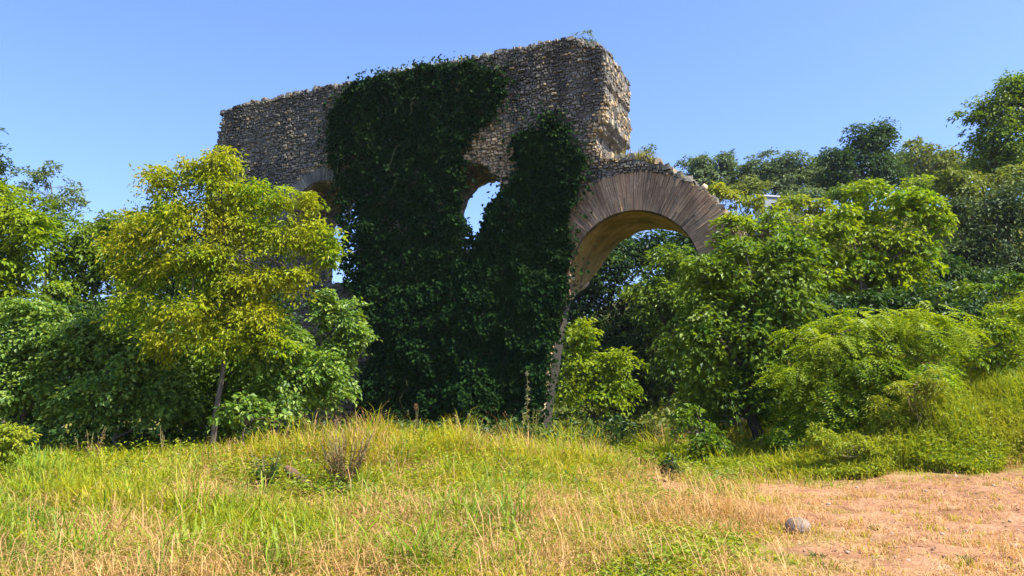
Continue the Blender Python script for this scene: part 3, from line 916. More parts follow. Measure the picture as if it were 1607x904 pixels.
plant('tree', 'tall bright tree cut by the right photo edge, highest on the right', 'tree', 1600, 40, [(1592, 142, 36, 32), (1566, 172, 38, 32), (1605, 185, 50, 50), (1558, 215, 40, 34), (1590, 245, 60, 40), (1610, 130, 30, 30), (1570, 260, 50, 30), (1540, 250, 20, 16), (1532, 186, 16, 12), (1508, 180, 12, 8)], 'green', .2, 4.6, .25, clump=.4, limbs=16)
plant('bush', 'olive bush beside the small pale hut on the hill', 'bush', 1255, 46, [(1250, 322, 40, 18), (1290, 330, 30, 18)], 'weed', .24, 3.2, .08, part='foliage', stemname='stem')
plant('bush', 'yellowish bush between the arch crest and the small pale hut', 'bush', 1150, 44, [(1160, 312, 30, 18), (1130, 300, 26, 18), (1180, 322, 22, 14)], 'weed', .24, 3.2, .08, part='foliage', stemname='stem')
plant('tree', 'rounded pale hill tree between the wide hill tree and the darkest one', 'tree', 1305, 61, [(1300, 262, 30, 26), (1275, 280, 34, 24), (1330, 285, 34, 24)], 'blue', .25, 4.4, .2, group=BG)
plant('tree', 'broad olive hill tree between the darkest hill tree and the tall edge tree', 'tree', 1440, 62, [(1425, 258, 40, 26), (1470, 268, 40, 26), (1510, 272, 40, 24), (1450, 285, 50, 22)], 'blue', .25, 4.4, .2, group=BG)
HB = 'scrub bushes on the hillside'
for lab, px, Y, lob, mt in (('pale olive scrub bush between the first two hill trees', 1185, 55, [(1180, 292, 30, 20), (1160, 300, 24, 16)], 'olive'),
                            ('dark scrub bush under the darkest hill tree', 1360, 48, [(1350, 300, 44, 20), (1310, 305, 30, 18)], 'green'),
                            ('wide green scrub bush below the pale olive hill tree', 1460, 47, [(1440, 295, 40, 20), (1480, 300, 36, 20)], 'bright'),
                            ('yellowish scrub bush under the tall right edge tree', 1540, 42, [(1530, 270, 40, 18), (1580, 275, 40, 18)], 'weed'),
                            ('olive scrub bush right behind the top of the bright arch tree', 1225, 40, [(1215, 345, 36, 16), (1260, 350, 40, 20)], 'olive'),
                            ('dark scrub bush just right of the small pale hut', 1250, 51, [(1245, 312, 24, 16), (1275, 306, 30, 16)], 'blue')):
    plant('bush', lab, 'bush', px, Y, lob, mt, .22, 3.4, .05, group=HB, part='foliage', stemname='stem')
TB = 'thicket bushes closing the view between the left trees'
for lab, px, Y, lob, mt in (('dark thicket bush at the far left under the bright edge tree', 60, 23, [(30, 560, 80, 70), (90, 520, 70, 60), (60, 640, 90, 60)], 'dark'),
                            ('dark thicket bush behind the broad bush left of the yellow tree', 200, 23, [(180, 540, 80, 70), (250, 590, 80, 70), (150, 630, 80, 60)], 'dark'),
                            ('mid green thicket bush behind the rounded bush', 400, 22, [(400, 560, 70, 80), (330, 600, 60, 70), (450, 610, 60, 60)], 'green')):
    plant('bush', lab, 'bush', px, Y, lob, mt, .16, 3.6, .05, group=TB, part='foliage', stemname='stem', aspect=.6)
for lab, px, Y, lob, mt in (('shaded bush behind the left half of the fern-leaved shrub', 1300, 21.5, [(1300, 500, 60, 40), (1350, 480, 50, 30), (1270, 540, 50, 50)], 'dark'),
                            ('shaded bush behind the right half of the fern-leaved shrub', 1430, 22.0, [(1430, 480, 60, 34), (1490, 490, 50, 30), (1380, 500, 60, 40), (1540, 480, 50, 26)], 'dark'),
                            ('dull green bush on the bank top at the right edge', 1580, 23, [(1580, 455, 50, 26), (1530, 462, 40, 22)], 'green')):
    plant('bush', lab, 'bush', px, Y, lob, mt, .14, 4.0, .05, group='bushes on top of the bank', part='foliage', stemname='stem', aspect=.6)
# foreground shrubs on the right
plant('shrub', 'big feathery fern-leaved shrub at the edge of the bare earth', 'shrub', 1340, 17.6, [(1300, 545, 62, 46), (1370, 515, 62, 38), (1440, 512, 56, 38), (1265, 600, 46, 50), (1340, 590, 62, 50), (1420, 575, 60, 50), (1490, 530, 34, 36), (1250, 655, 40, 36), (1320, 640, 56, 40), (1240, 695, 34, 26), (1390, 630, 50, 36), (1290, 690, 46, 28)], 'bright', .105, 6.0, .05, part='foliage', stemname='stem', kind='frond', aspect=.40, shell=.55, limbs=16, lim_r=.4)
plant('shrub', 'bright yellow-green shrub on the bank right of the fern-leaved shrub', 'shrub', 1560, 18.5, [(1560, 520, 50, 36), (1600, 500, 40, 32), (1520, 560, 40, 34), (1590, 560, 46, 36)], 'bright', .09, 3.2, .03, part='foliage', stemname='stem')
plant('bush', 'leafy low bush in shade left of the fern-leaved shrub', 'bush', 1105, 17.6, [(1100, 680, 34, 36), (1085, 650, 26, 20), (1120, 710, 28, 22)], 'green', .11, 3.4, .03, part='foliage', stemname='stem', aspect=.6)
plant('bush', 'little dark bush standing alone by the earth path', 'bush', 1046, 15.0, [(1046, 728, 17, 17), (1060, 738, 12, 10)], 'dark', .07, 3.6, .015, part='foliage', stemname='stem', aspect=.55)
for lab, px, Y, lob in (('leafy yellow-green weed clump in front of the fern-leaved shrub', 1400, 16.6, [(1400, 660, 46, 36), (1440, 640, 40, 30)]),
                        ('yellow-tipped weed clump beside the fern-leaved shrub', 1430, 16.2, [(1415, 612, 26, 20), (1460, 600, 30, 24)]),
                        ('low grey-green weed clump at the foot of the fern-leaved shrub', 1300, 15.9, [(1290, 690, 40, 24), (1340, 698, 40, 22)]),
                        ('dry yellowish weed clump high on the bank at the right edge', 1570, 19.0, [(1570, 610, 50, 32), (1520, 625, 40, 30)]),
                        ('low weed clump on the bank above the bare earth', 1500, 17.0, [(1500, 680, 46, 24), (1450, 695, 40, 20)])):
    plant('weed', lab, 'weed', px, Y, lob, 'weed', .075, 2.6, .012, bark='stem', group='weed clumps on the bank', part='foliage', stemname='stem', aspect=.4)

# plants growing on the ruin
def on_wall(name, label, cat, px, py, dep, lobes_rel, mat, L, cover, **kw):
    s, z = wpx(px, py)
    base = wpt(s, z, dep)
    root = thing(name, label, cat, tuple(base))
    mb = MB(); tb = MB()
    lb = [(base + np.array(c), r) for c, r in lobes_rel]
    cents = crown(mb, lb, L, cover, **kw)
    mb.obj('foliage', M[mat], root, base)
    for j in rng.permutation(len(cents))[:12]:
        tube(tb, curve_pts(base, cents[j], 5, .08), np.linspace(.014, .005, 5), 4)
    tb.obj('stem', M['stem'], root, base)


on_wall('bush', 'small wispy bush growing on the highest point of the wall', 'bush', 905, 62, .6, [((0, 0, .30), (.30, .3, .22)), ((.25, 0, .15), (.25, .25, .2)), ((-.15, 0, .2), (.18, .2, .16))], 'blue', .07, 1.5, clump=.5)
on_wall('bush', 'small bush sprouting on the big arch beside the wall end', 'bush', 1003, 246, .9, [((0, 0, .3), (.3, .3, .26)), ((.12, 0, .55), (.2, .2, .18))], 'blue', .07, 1.5, clump=.5)


# ------------------------------------------------------------------ grasses
def blades(mb, P, H, W, lean, az, m=0, head=False):
    n = len(P)
    d = np.stack([np.cos(az), np.sin(az), np.zeros(n)], 1)
    b = np.stack([-np.sin(az + .6 * (rng.random(n) - .5)), np.cos(az), np.zeros(n)], 1)
    H = H[:, None]; W = W[:, None]; ln = lean[:, None]
    up = np.array([0, 0, 1.0])
    p1 = P + up * H * .5 + d * H * ln * .22
    p2 = P + up * H * .85 * (1 - .25 * ln) + d * H * ln * .62
    p3 = P + up * H * (1 - .45 * ln) + d * H * ln * 1.05
    V = np.stack([P - b * W * .5, P + b * W * .5, p1 - b * W * .45, p1 + b * W * .45, p2 - b * W * .3, p2 + b * W * .3, p3], 1).reshape(-1, 3)
    k = (np.arange(n) * 7)[:, None]
    Q = np.concatenate([k + np.array([0, 1, 3, 2]), k + np.array([2, 3, 5, 4])])
    mb.add(V, Q, k + np.array([4, 5, 6]), m=m)
    return p3, d


def scatter(n, y0, y1, px0=-80, px1=1690):
    Y = np.exp(rng.uniform(math.log(y0), math.log(y1), n))
    px = rng.uniform(px0, px1, n)
    X = (px - 803.5) / F * Y
    return X, Y, px


def build_grass():
    g, l, d = MB(), MB(), MB()
    # meadow
    X, Y, px = scatter(150000, 6.0, 25)
    e = earth(X, Y)
    clumpn = fbm(X * 1.6, Y * 1.6, 0, 61, 3)
    dry = .5 + 1.5 * (fbm(X * .75, Y * .75, 0, 63, 3) - .5)
    dry = dry + .26 * sstep(10.2, 7.6, Y) + .05 * sstep(700, 1000, px) - .30 * sstep(150, 40, px) - .16 * sstep(10.5, 13.5, Y)
    bank = sstep(4.5, 7, X) * sstep(16.4, 18, Y)
    keep = (rng.random(len(X)) < (1 - e) ** 1.5 * (.45 + .9 * clumpn)) & (rng.random(len(X)) > bank * .5)
    keep &= ~((Y > 23) & (np.abs(X) < 6))
    X, Y, px, e, dry, clumpn, bank = (v[keep] for v in (X, Y, px, e, dry, clumpn, bank))
    n = len(X)
    hb = np.interp(Y, [6, 8, 10, 12.5, 15, 18, 25], [.26, .34, .46, .66, .78, .72, .6])
    hb = hb * (1 - .62 * sstep(860, 1040, px) * sstep(19, 15, Y)) * (1 + .35 * sstep(120, 30, px) * sstep(13, 9, Y))
    big = fbm(X * .55, Y * .55, 0, 67, 3)
    for qx, qy, qr in ((545, 11.7, .8), (422, 11.6, .75), (480, 11.6, .6), (1005, 6.9, .4), (826, 19.4, .5)):
        hx = at(qx, 620, qy)[0]
        hb = hb * (1 - .62 * np.exp(-((X - hx) / qr) ** 2 - ((Y - qy) / (qr * 1.3)) ** 2))
    hb = hb * (1 - .42 * sstep(500, 330, px) * sstep(11, 14, Y))
    hb = hb * (.35 + .75 * clumpn + .6 * sstep(.4, .65, big)) * (.55 + .7 * rng.random(n)) * (1 - .6 * e)
    P = np.stack([X, Y, ground(X, Y) - .03], 1)
    W = (.0065 + .010 * rng.random(n) ** 1.5) * (1 + .045 * (Y - 7))
    lean = np.clip(.2 + .95 * rng.random(n) ** 1.2, 0, 1.15)
    az = rng.uniform(0, 2 * math.pi, n)
    r = rng.random(n)
    isdry = r < sstep(.31, .76, dry) * .86
    lush = (~isdry) & (r > .86 - .5 * sstep(170, 30, px) - .25 * sstep(.5, .66, fbm(X * .9, Y * .9, 0, 64, 3)))
    gg = ~isdry & ~lush
    for mb, mk, wf in ((g, gg, 1.0), (l, lush, 1.35), (d, isdry, .62)):
        t, dd = blades(mb, P[mk], hb[mk], W[mk] * wf, lean[mk], az[mk])
        if mb is d:                               # seed heads of the dry grass
            k = rng.random(len(t)) < .5
            for q in range(4):
                tt = t[k] + (rng.random((k.sum(), 3)) - .5) * np.array([.05, .05, .09])
                Ls = .012 + .022 * rng.random(k.sum())
                leaves(mb, tt, rng.normal(size=(k.sum(), 3)), rng.normal(size=(k.sum(), 3)) + EZ, Ls * 1.3, Ls * .28)
    # arching tufts of broad light green blades
    X, Y, px = scatter(170, 6.8, 14.5, -40, 820)
    k = rng.random(len(X)) < sstep(.45, .58, fbm(X * .7, Y * .7, 0, 68, 3)) * .9 + .1
    X, Y = X[k], Y[k]
    ci = np.repeat(np.arange(len(X)), 26)
    XX = X[ci] + rng.normal(size=len(ci)) * .09; YY = Y[ci] + rng.normal(size=len(ci)) * .09; n = len(ci)
    blades(l, np.stack([XX, YY, ground(XX, YY) - .03], 1), (.34 + .38 * rng.random(n)) * (.7 + .5 * rng.random(len(X))[ci]), .010 + .012 * rng.random(n), .35 + .6 * rng.random(n), rng.uniform(0, 6.28, n))
    # flattened and leaning dead stems
    X, Y, px = scatter(9000, 6.2, 14, -60, 1250)
    k = (rng.random(len(X)) < sstep(.42, .6, fbm(X * .8, Y * .8, 0, 69, 3)))
    X, Y = X[k], Y[k]; n = len(X)
    blades(d, np.stack([X, Y, ground(X, Y) + .02 + .16 * rng.random(n)], 1), .25 + .3 * rng.random(n), .004 + .004 * rng.random(n), 1.0 + .9 * rng.random(n), rng.uniform(0, 6.28, n))
    # litter on the soil
    X, Y, px = scatter(16000, 6.2, 17, 1000, 1690)
    k = rng.random(len(X)) < (.15 + .85 * sstep(.45, .62, fbm(X * 1.4, Y * 1.4, 0, 70, 4))) * (.3 + .7 * earth(X, Y))
    X, Y = X[k], Y[k]; n = len(X)
    blades(d, np.stack([X, Y, ground(X, Y) + .012 + .02 * rng.random(n)], 1), .04 + .10 * rng.random(n), .004 + .005 * rng.random(n), 1.4 + .75 * rng.random(n), rng.uniform(0, 6.28, n))
    # a few long pale stalks
    X, Y, px = scatter(420, 6.2, 15, 0, 1000)
    P = np.stack([X, Y, ground(X, Y) - .03], 1)
    k = earth(X, Y) < .3
    P = P[k]; n = len(P)
    t, dd = blades(d, P, (.35 + .6 * rng.random(n)), .004 + .006 * rng.random(n), .2 + .7 * rng.random(n), rng.uniform(0, 6.28, n))
    # sparse dead tufts on the bare soil
    X, Y, px = scatter(4200, 6.2, 17, 1000, 1690)
    k = rng.random(len(X)) < sstep(.40, .60, fbm(X * 1.9, Y * 1.9, 0, 66, 3)) * .95
    X, Y = X[k], Y[k]
    ci = np.repeat(np.arange(len(X)), 9)
    XX = X[ci] + rng.normal(size=len(ci)) * .06; YY = Y[ci] + rng.normal(size=len(ci)) * .06
    P = np.stack([XX, YY, ground(XX, YY) - .02], 1); n = len(P)
    mk = rng.random(len(X))[ci] < .3
    for mb, kk in ((d, ~mk), (g, mk)):
        blades(mb, P[kk], .03 + .09 * rng.random(kk.sum()), .006 + .006 * rng.random(kk.sum()), .2 + .8 * rng.random(kk.sum()), rng.uniform(0, 6.28, kk.sum()))
    tag(g.obj('grass', M['grass']), 'yellow-green meadow grass in front of the ruin', 'grass', kind='stuff')
    tag(l.obj('grass', M['lush']), 'lush green grass mixed through the meadow', 'grass', kind='stuff')
    tag(d.obj('dry_grass', M['straw']), 'straw-coloured dry grass with seed heads in the foreground', 'grass', kind='stuff')
    # grass tufts on the wall tops
    wg = MB(); wd = MB()
    for px_list, cnt, hh, mb in (([(598, 119), (640, 110), (690, 100), (770, 86)], 1100, .22, wg), ([(965, 250), (990, 246), (1012, 250), (1030, 260)], 700, .34, wd), ([(1040, 264), (1080, 288), (1120, 326)], 420, .24, wd), ([(350, 176), (400, 160), (560, 130), (850, 67), (950, 70)], 160, .10, wg)):
        pts = np.array([wpx(*p) for p in px_list])
        tt = rng.uniform(0, len(pts) - 1, cnt)
        s = np.interp(tt, np.arange(len(pts)), pts[:, 0]); z = np.interp(tt, np.arange(len(pts)), pts[:, 1])
        P = wpt(s, z, rng.random(cnt) ** 1.5 * 1.6) - EZ * .03
        blades(mb, P, hh * (.5 + .8 * rng.random(cnt)), .012 + .012 * rng.random(cnt), .2 + .7 * rng.random(cnt), rng.uniform(0, 6.28, cnt))
    tag(wg.obj('grass', M['grass']), 'short green grass along the top of the wall', 'grass', kind='stuff')
    tag(wd.obj('dry_grass', M['hay']), 'dry grass growing on the back of the big arch', 'grass', kind='stuff')


build_grass()


def build_weeds():
    """herb layer too dense to count: meadow herbs, the bank, and the hill side"""
    for mk, lab, cnt, sd, th in (('weed', 'small yellow-green leafy herbs scattered through the meadow grass', 110000, 71, .47), ('green', 'darker leafy herbs in patches of the meadow', 60000, 171, .55)):
        mb = MB()
        X, Y, px = scatter(cnt, 6.6, 24, -60, 1150)
        k = (fbm(X * 1.1, Y * 1.1, 0, sd, 3) > th) & (earth(X, Y) < .25)
        X, Y, px = X[k], Y[k], px[k]
        # leaves sit in small whorls, so gather them round plant centres
        gx = np.round(X * 5 + .8 * noise(X * 3, Y * 3, 0, sd + 1)) / 5; gy = np.round(Y * 4) / 4
        X = gx + rng.normal(size=len(X)) * .075; Y = gy + rng.normal(size=len(X)) * .09; n = len(X)
        h = np.interp(Y, [7, 10, 14, 20], [.20, .34, .66, .7]) * (.35 + .65 * noise(gx * 7, gy * 7, 0, sd + 2)) * rng.random(n) ** .6
        h = h * (1 - .5 * sstep(860, 1040, px))
        P = np.stack([X, Y, ground(X, Y) + h], 1)
        L = (.03 + .05 * rng.random(n)) * (1 + .04 * (Y - 7))
        leaves(mb, P, EZ + (rng.random((n, 3)) - .5) * 1.3, rng.normal(size=(n, 3)), L, L * (.35 + .25 * rng.random(n)))
        tag(mb.obj('undergrowth', M[mk]), lab, 'undergrowth', kind='stuff')
    mb = MB()
    n = 7000                                      # bright patch where the path enters the shade
    X = at(1040, 620, 19)[0] + rng.normal(size=n) * .62; Y = 18.8 + rng.normal(size=n) * .8
    P = np.stack([X, Y, ground(X, Y) + .5 * rng.random(n) * (.5 + .6 * noise(X * 2, Y * 2, 0, 99))], 1)
    leaves(mb, P, EZ + (rng.random((n, 3)) - .5) * 1.2, rng.normal(size=(n, 3)), .06 + .06 * rng.random(n), .025 + .025 * rng.random(n))
    tag(mb.obj('undergrowth', M['bright']), 'bright green herbs at the end of the earth path', 'undergrowth', kind='stuff')
    mb = MB(); st = MB()
    X, Y, px = scatter(330000, 14.9, 26, 1110, 2080)
    edge = 15.6 + 1.4 * (fbm(X * .8, Y * .2, 0, 73, 3) - .5)
    k = (Y > edge) & (X > 3.8) & ((Y < 19.5) | (px > 1480)) & (rng.random(len(X)) < .35 + .9 * fbm(X * 1.2, Y * 1.2, 0, 74, 3))
    X, Y = X[k], Y[k]; n = len(X)
    px = X / Y * F + 803.5
    top = (.45 + 1.0 * fbm(X * 1.1, Y * 1.1, 0, 75, 3)) * sstep(14.8, 17.0, Y) * (.22 + .78 * sstep(1230, 1440, px)) + .10
    P = np.stack([X, Y, ground(X, Y) + top * rng.random(n) ** .7], 1)
    L = .05 + .07 * rng.random(n)
    leaves(mb, P, EZ * .8 + (rng.random((n, 3)) - .5) * 1.5, rng.normal(size=(n, 3)), L, L * .45)
    m = n // 5
    blades(mb, P[:m] * np.array([1, 1, 0]) + np.stack([np.zeros(m), np.zeros(m), ground(X[:m], Y[:m])], 1), top[:m] * 1.25, np.full(m, .012), .1 + .5 * rng.random(m), rng.uniform(0, 6.28, m))
    tag(mb.obj('undergrowth', M['weed']), 'yellow-green weeds covering the bank on the right', 'undergrowth', kind='stuff')
    mb = MB()
    n = 60000
    X = rng.uniform(-4, 48, n); Y = rng.uniform(27, 72, n)
    k = (np.abs(X / Y - .35) < .45)
    X, Y = X[k], Y[k]; n = len(X)
    P = np.stack([X, Y, ground(X, Y) + 1.0 * fbm(X * .5, Y * .5, 0, 81, 3) * rng.random(n)], 1)
    L = .18 + .22 * rng.random(n)
    leaves(mb, P, EZ * .7 + (rng.random((n, 3)) - .5) * 1.4, rng.normal(size=(n, 3)), L, L * .5)
    tag(mb.obj('undergrowth', M['under']), 'low scrub covering the hillside behind the aqueduct', 'undergrowth', kind='stuff')
    mb = MB()
    n = 34000
    X = rng.uniform(-20, 4, n); Y = 18.5 + rng.random(n) * 6
    X = X * Y / 22
    k = (Y < 23.4 - (X - 2.96) * .42) & (fbm(X * .8, Y * .8, 0, 91, 3) > .42)
    X, Y = X[k], Y[k]; n = len(X)
    P = np.stack([X, Y, ground(X, Y) + (.3 + .9 * fbm(X * .7, Y * .7, 0, 92, 3)) * rng.random(n)], 1)
    L = .09 + .09 * rng.random(n)
    leaves(mb, P, EZ * .7 + (rng.random((n, 3)) - .5) * 1.4, rng.normal(size=(n, 3)), L, L * .6)
    tag(mb.obj('undergrowth', M['dark']), 'dark brambles at the foot of the ivy and under the trees', 'undergrowth', kind='stuff')


build_weeds()


def build_gravel():
    X, Y, px = scatter(9000, 6.2, 16.5, 980, 1700)
    k = (rng.random(len(X)) < earth(X, Y)) & (rng.random(len(X)) < .25 + .9 * sstep(.4, .62, fbm(X * 1.5, Y * 1.5, 0, 303, 3)))
    X, Y = X[k], Y[k]; n = len(X)
    sz = .004 + .020 * rng.random(n) ** 4 + .004 * rng.random(n)
    o = np.array([(1, 0, 0), (0, 1, 0), (-1, 0, 0), (0, -1, 0), (0, 0, .7), (0, 0, -.7)], float)
    a = rng.uniform(0, 6.28, n); ca, sa = np.cos(a), np.sin(a)
    V = o[None] * (.6 + .7 * rng.random((n, 6, 1)))
    V = np.stack([V[..., 0] * ca[:, None] - V[..., 1] * sa[:, None], V[..., 0] * sa[:, None] + V[..., 1] * ca[:, None], V[..., 2]], -1) * sz[:, None, None]
    V += np.stack([X, Y, ground(X, Y) + .008], 1)[:, None, :]
    f = np.array([(0, 1, 4), (1, 2, 4), (2, 3, 4), (3, 0, 4), (1, 0, 5), (2, 1, 5), (3, 2, 5), (0, 3, 5)])
    mb = MB(); mb.add(V.reshape(-1, 3), None, (np.arange(n)[:, None, None] * 6 + f[None]).reshape(-1, 3))
    tag(mb.obj('gravel', M['clod']), 'crumbs of soil and gravel on the bare earth', 'gravel', kind='stuff')


build_gravel()

# ------------------------------------------------------------------ single plants of the meadow
def stalk_plant(label, px, Y, h, mat='weed', fluffy=False, spread=.1, nst=1, cat='plant', name='tall_weed', L=.06, nl=90, group=None, headmat='palefluff'):
    x = at(px, 620, Y)[0]
    base = np.array([x, Y, float(ground(x, Y)) - .03])
    root = thing(name, label, cat, tuple(base), group)
    tb, lf, hd = MB(), MB(), MB()
    for k in range(nst):
        top = base + np.array([(rng.random() - .5) * 2 * spread, (rng.random() - .5) * 2 * spread, h * (.75 + .3 * rng.random() if k else 1.0)])
        pts = curve_pts(base + (rng.random(3) - .5) * np.array([.08, .08, 0]), top, 8, .025)
        tube(tb, pts, np.linspace(.012, .004, 8), 5)
        tb.obj('stem', M['stem'], root, base); tb = MB()
        m = max(6, nl // nst)
        t = rng.random(m) ** 1.1 * .92
        q = np.stack([np.interp(t, np.linspace(0, 1, 8), pts[:, c]) for c in range(3)], 1)
        az = rng.uniform(0, 6.28, m)
        D = np.stack([np.cos(az), np.sin(az), .5 + .5 * rng.random(m)], 1)
        leaves(lf, q, EZ + (rng.random((m, 3)) - .5), D, L * (1.5 - t), L * .35 * (1.4 - t))
        if fluffy and k == 0:
            mm = 60
            qq = pts[-1] + rng.normal(size=(mm, 3)) * np.array([.006, .006, .02])
            leaves(hd, qq, rng.normal(size=(mm, 3)), rng.normal(size=(mm, 3)), np.full(mm, .05), np.full(mm, .018))
    lf.obj('foliage', M[mat], root, base)
    if fluffy:
        hd.obj('flower_head', M[headmat], root, base)
    return root


stalk_plant('tall pale thistle with woolly head in front of the bright pier edge', 826, 20.0, 2.1, 'palefluff', True, .06, 1, 'thistle', 'thistle', .12, 150)
stalk_plant('bushy greyish weed at the foot of the tall thistle', 832, 19.6, 1.2, 'weed', False, .22, 9, 'weed', 'tall_weed', .10, 220)
stalk_plant('thin pale weed spike in front of the ivy, left of the tall thistle', 736, 19.0, 1.05, 'weed', True, .05, 1, 'weed', 'tall_weed', .07, 60)
stalk_plant('brownish weed spike before the ivy foot, nearest the yellow tree', 652, 17.5, 1.15, 'reddry', True, .1, 2, 'weed', 'tall_weed', .07, 70, headmat='reddry')
stalk_plant('reddish dried plant before the left bushes', 150, 15.6, .95, 'reddry', False, .3, 7, 'dead plant', 'dead_plant', .10, 240)
stalk_plant('short reddish dried spike left of the yellow tree trunk', 262, 15.8, .9, 'reddry', False, .1, 3, 'dead plant', 'dead_plant', .08, 80)
stalk_plant('brown dried-up shrub in the middle of the meadow', 545, 12.2, 1.0, 'reddry', False, .5, 40, 'dead plant', 'dead_plant', .075, 1900)
stalk_plant('dark green leafy weed left of the fallen log', 422, 12.1, .72, 'dark', False, .34, 14, 'weed', 'tall_weed', .13, 420)
stalk_plant('grey-green weed at the bottom edge of the photo', 1005, 7.15, .16, 'fig', False, .09, 7, 'weed', 'low_weed', .05, 90)
for lab, px, Y in (('low green weed on bare earth right of the boulder', 1358, 9.9), ('low green weed on bare earth close below the boulder', 1272, 8.2), ('low green weed on bare earth farthest to the lower right', 1502, 7.9)):
    stalk_plant(lab, px, Y, .10, 'olive', False, .10, 8, 'weed', 'low_weed', .045, 110, group='low weeds on the bare earth')


# ------------------------------------------------------------------ stones and log
def rock_mesh(name, r, seed, mat, subdiv=3):
    import bmesh
    bm = bmesh.new()
    bmesh.ops.create_icosphere(bm, subdivisions=subdiv, radius=1)
    V = np.array([v.co[:] for v in bm.verts])
    k = .78 + .34 * fbm(V[:, 0] * 1.2 + seed, V[:, 1] * 1.2, V[:, 2] * 1.2, seed, 3)
    V = V * k[:, None] * np.array(r)
    V[:, 2] = np.maximum(V[:, 2], -.35 * r[2])
    for v, c in zip(bm.verts, V):
        v.co = c
    for f in bm.faces:
        f.smooth = True
    me = bpy.data.meshes.new(name); bm.to_mesh(me); bm.free()
    me.materials.append(mat)
    return me


x, y = at(1242, 620, 9.75)[0], 9.75
b = link('boulder', rock_mesh('boulder', (.165, .14, .12), 3, M['boulder'], 4))
b.location = (x, y, float(ground(x, y)) + .04); b.rotation_euler = (0, 0, .5)
tag(b, 'single rounded grey boulder lying on the bare earth', 'boulder')
pm = [rock_mesh('stone', (.05, .04, .028), 10 + k, M['pebble'], 2) for k in range(4)]
for i, (px, py, sc) in enumerate([(1592, 858, 1.3), (1452, 776, 1.2), (1540, 800, .7), (1400, 840, .6), (1330, 870, .6), (1478, 838, .8), (1560, 775, .9), (1300, 790, .8), (1425, 885, .7), (1516, 830, .5), (1375, 778, .9), (1585, 815, .6), (1255, 780, .8), (1500, 760, 1.0), (1345, 765, .9)]):
    d = ray(px, py); k = -1.6 / d[2]
    P = EYE + d * k
    o = bpy.data.objects.new('stone', pm[i % 4]); COL.objects.link(o)
    o.location = (P[0], P[1], float(ground(P[0], P[1])) + .008); o.rotation_euler = (0, 0, i * 1.7); o.scale = (sc, sc, sc)
    lab = {0: 'larger pale stone near the right photo edge on bare earth', 1: 'pale stone at the back of the bare earth'}.get(i, 'tiny pale stone scattered on the bare earth')
    tag(o, lab, 'stone', 'stones on the bare earth')

mb = MB()
a = at(450, 690, 12.5); bb = at(508, 690, 12.1)
za = float(ground(a[0], a[1])); zb = float(ground(bb[0], bb[1]))
pts = curve_pts((a[0], a[1], za + .36), (bb[0], bb[1], zb + .02), 8, .015)
tube(mb, pts, np.array([.05, .075, .085, .085, .08, .08, .07, .04]), 9, wob=.35)
tag(mb.obj('fallen_log', M['logwood'], None, (a[0], a[1], za), True), 'brown broken log leaning in the meadow grass', 'log')


# ------------------------------------------------------------------ hut on the hill and pale block by the arch
def box(mb, c, h, yaw=0.0, m=0):
    c = np.asarray(c, float); cs, sn = math.cos(yaw), math.sin(yaw)
    V = []
    for sx in (-1, 1):
        for sy in (-1, 1):
            for sz in (-1, 1):
                p = np.array([sx * h[0], sy * h[1], sz * h[2]])
                V.append(c + np.array([p[0] * cs - p[1] * sn, p[0] * sn + p[1] * cs, p[2]]))
    mb.add(V, [(0, 1, 3, 2), (4, 6, 7, 5), (0, 4, 5, 1), (2, 3, 7, 6), (0, 2, 6, 4), (1, 5, 7, 3)], m=m)


hc = at(1203, 330, 50)
gz = float(ground(hc[0], hc[1]))
hut = thing('hut', 'small pale hut with flat roof half hidden by trees on the hill', 'hut', (hc[0], hc[1], gz))
O = np.array([hc[0], hc[1], gz])
ztop = at(1203, 313, 50)[2]
hh = (ztop - gz) / 2
mb = MB(); box(mb, O + [0, 0, hh], (.5, .6, hh), .25); mb.obj('wall', M['plaster'], hut, O)
mb = MB(); box(mb, O + [0, 0, 2 * hh + .07], (.58, .68, .05), .25); mb.obj('roof', M['roofslab'], hut, O)
R25 = np.array([[math.cos(.25), -math.sin(.25)], [math.sin(.25), math.cos(.25)]])
wp = R25 @ np.array([.1, -.705])
mb = MB(); box(mb, O + [wp[0], wp[1], 2 * hh - .62], (.2, .015, .22), .25); mb.obj('window', M['glass'], hut, O)

s, z = wpx(1092, 283)
P = wpt(s, z, 1.4)
sb = link('stone_block', rock_mesh('stone_block', (.13, .16, .17), 23, M['limestone_sun'], 1))
sb.location = P + np.array([0, 0, .1]); sb.rotation_euler = (0, .15, .4)
tag(sb, 'pale upright stone block on the back of the big arch', 'stone block')

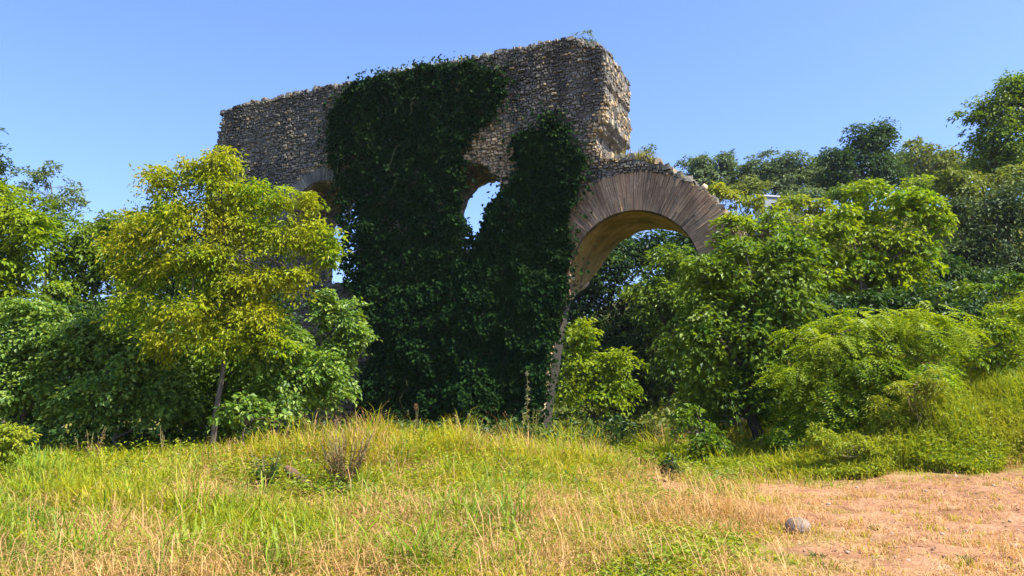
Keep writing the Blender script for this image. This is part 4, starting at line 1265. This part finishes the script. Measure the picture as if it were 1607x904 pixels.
# ------------------------------------------------------------------ light
EL, AZ = math.radians(54), math.radians(116)       # azimuth measured clockwise from the view direction
S = Vector((math.sin(AZ) * math.cos(EL), math.cos(AZ) * math.cos(EL), math.sin(EL)))
sd = bpy.data.lights.new('sun', 'SUN'); sd.energy = 5.0; sd.angle = math.radians(.5); sd.color = (1, .95, .86)
so = bpy.data.objects.new('sun', sd); COL.objects.link(so)
so.rotation_euler = S.to_track_quat('Z', 'Y').to_euler(); so.location = (20, 0, 40)

w = bpy.data.worlds.new('World'); scene.world = w; w.use_nodes = True
nt = w.node_tree; nt.nodes.clear()
wo = nt.nodes.new('ShaderNodeOutputWorld'); bg = nt.nodes.new('ShaderNodeBackground')
sk = nt.nodes.new('ShaderNodeTexSky'); sk.sky_type = 'NISHITA'; sk.sun_disc = False
sk.sun_elevation = EL; sk.sun_rotation = AZ; sk.air_density = 1.0; sk.dust_density = 2.0; sk.ozone_density = 2.0
bg.inputs['Strength'].default_value = .12
tint = nt.nodes.new('ShaderNodeMix'); tint.data_type = 'RGBA'; tint.blend_type = 'MULTIPLY'; tint.inputs[0].default_value = 1.0
tint.inputs[7].default_value = (.74, .87, 1.28, 1)       # the deep blue of this summer sky
nt.links.new(sk.outputs[0], tint.inputs[6]); nt.links.new(tint.outputs[2], bg.inputs['Color']); nt.links.new(bg.outputs[0], wo.inputs['Surface'])

scene.view_settings.view_transform = 'Standard'
scene.view_settings.look = 'None'
scene.view_settings.exposure = 1.2
scene.view_settings.gamma = 1.0
scene.view_settings.use_curve_mapping = False
c = scene.cycles
c.max_bounces = 7; c.diffuse_bounces = 4; c.glossy_bounces = 2; c.transmission_bounces = 4; c.transparent_max_bounces = 4
c.use_denoising = True
c.sample_clamp_indirect = 6

hz_m, hnt, hnd, hlk = new_mat('summer_haze')
ho = hnd.new('ShaderNodeOutputMaterial'); hv_ = hnd.new('ShaderNodeVolumePrincipled')
hv_.inputs['Color'].default_value = (.80, .88, 1.0, 1); hv_.inputs['Density'].default_value = .0002; hv_.inputs['Anisotropy'].default_value = .3
hlk.new(hv_.outputs[0], ho.inputs['Volume'])
mb = MB(); box(mb, (0, 270, 12.2), (405, 335, 15.0))
tag(mb.obj('haze', hz_m), 'thin summer haze', 'haze', kind='stuff')
c.volume_bounces = 0
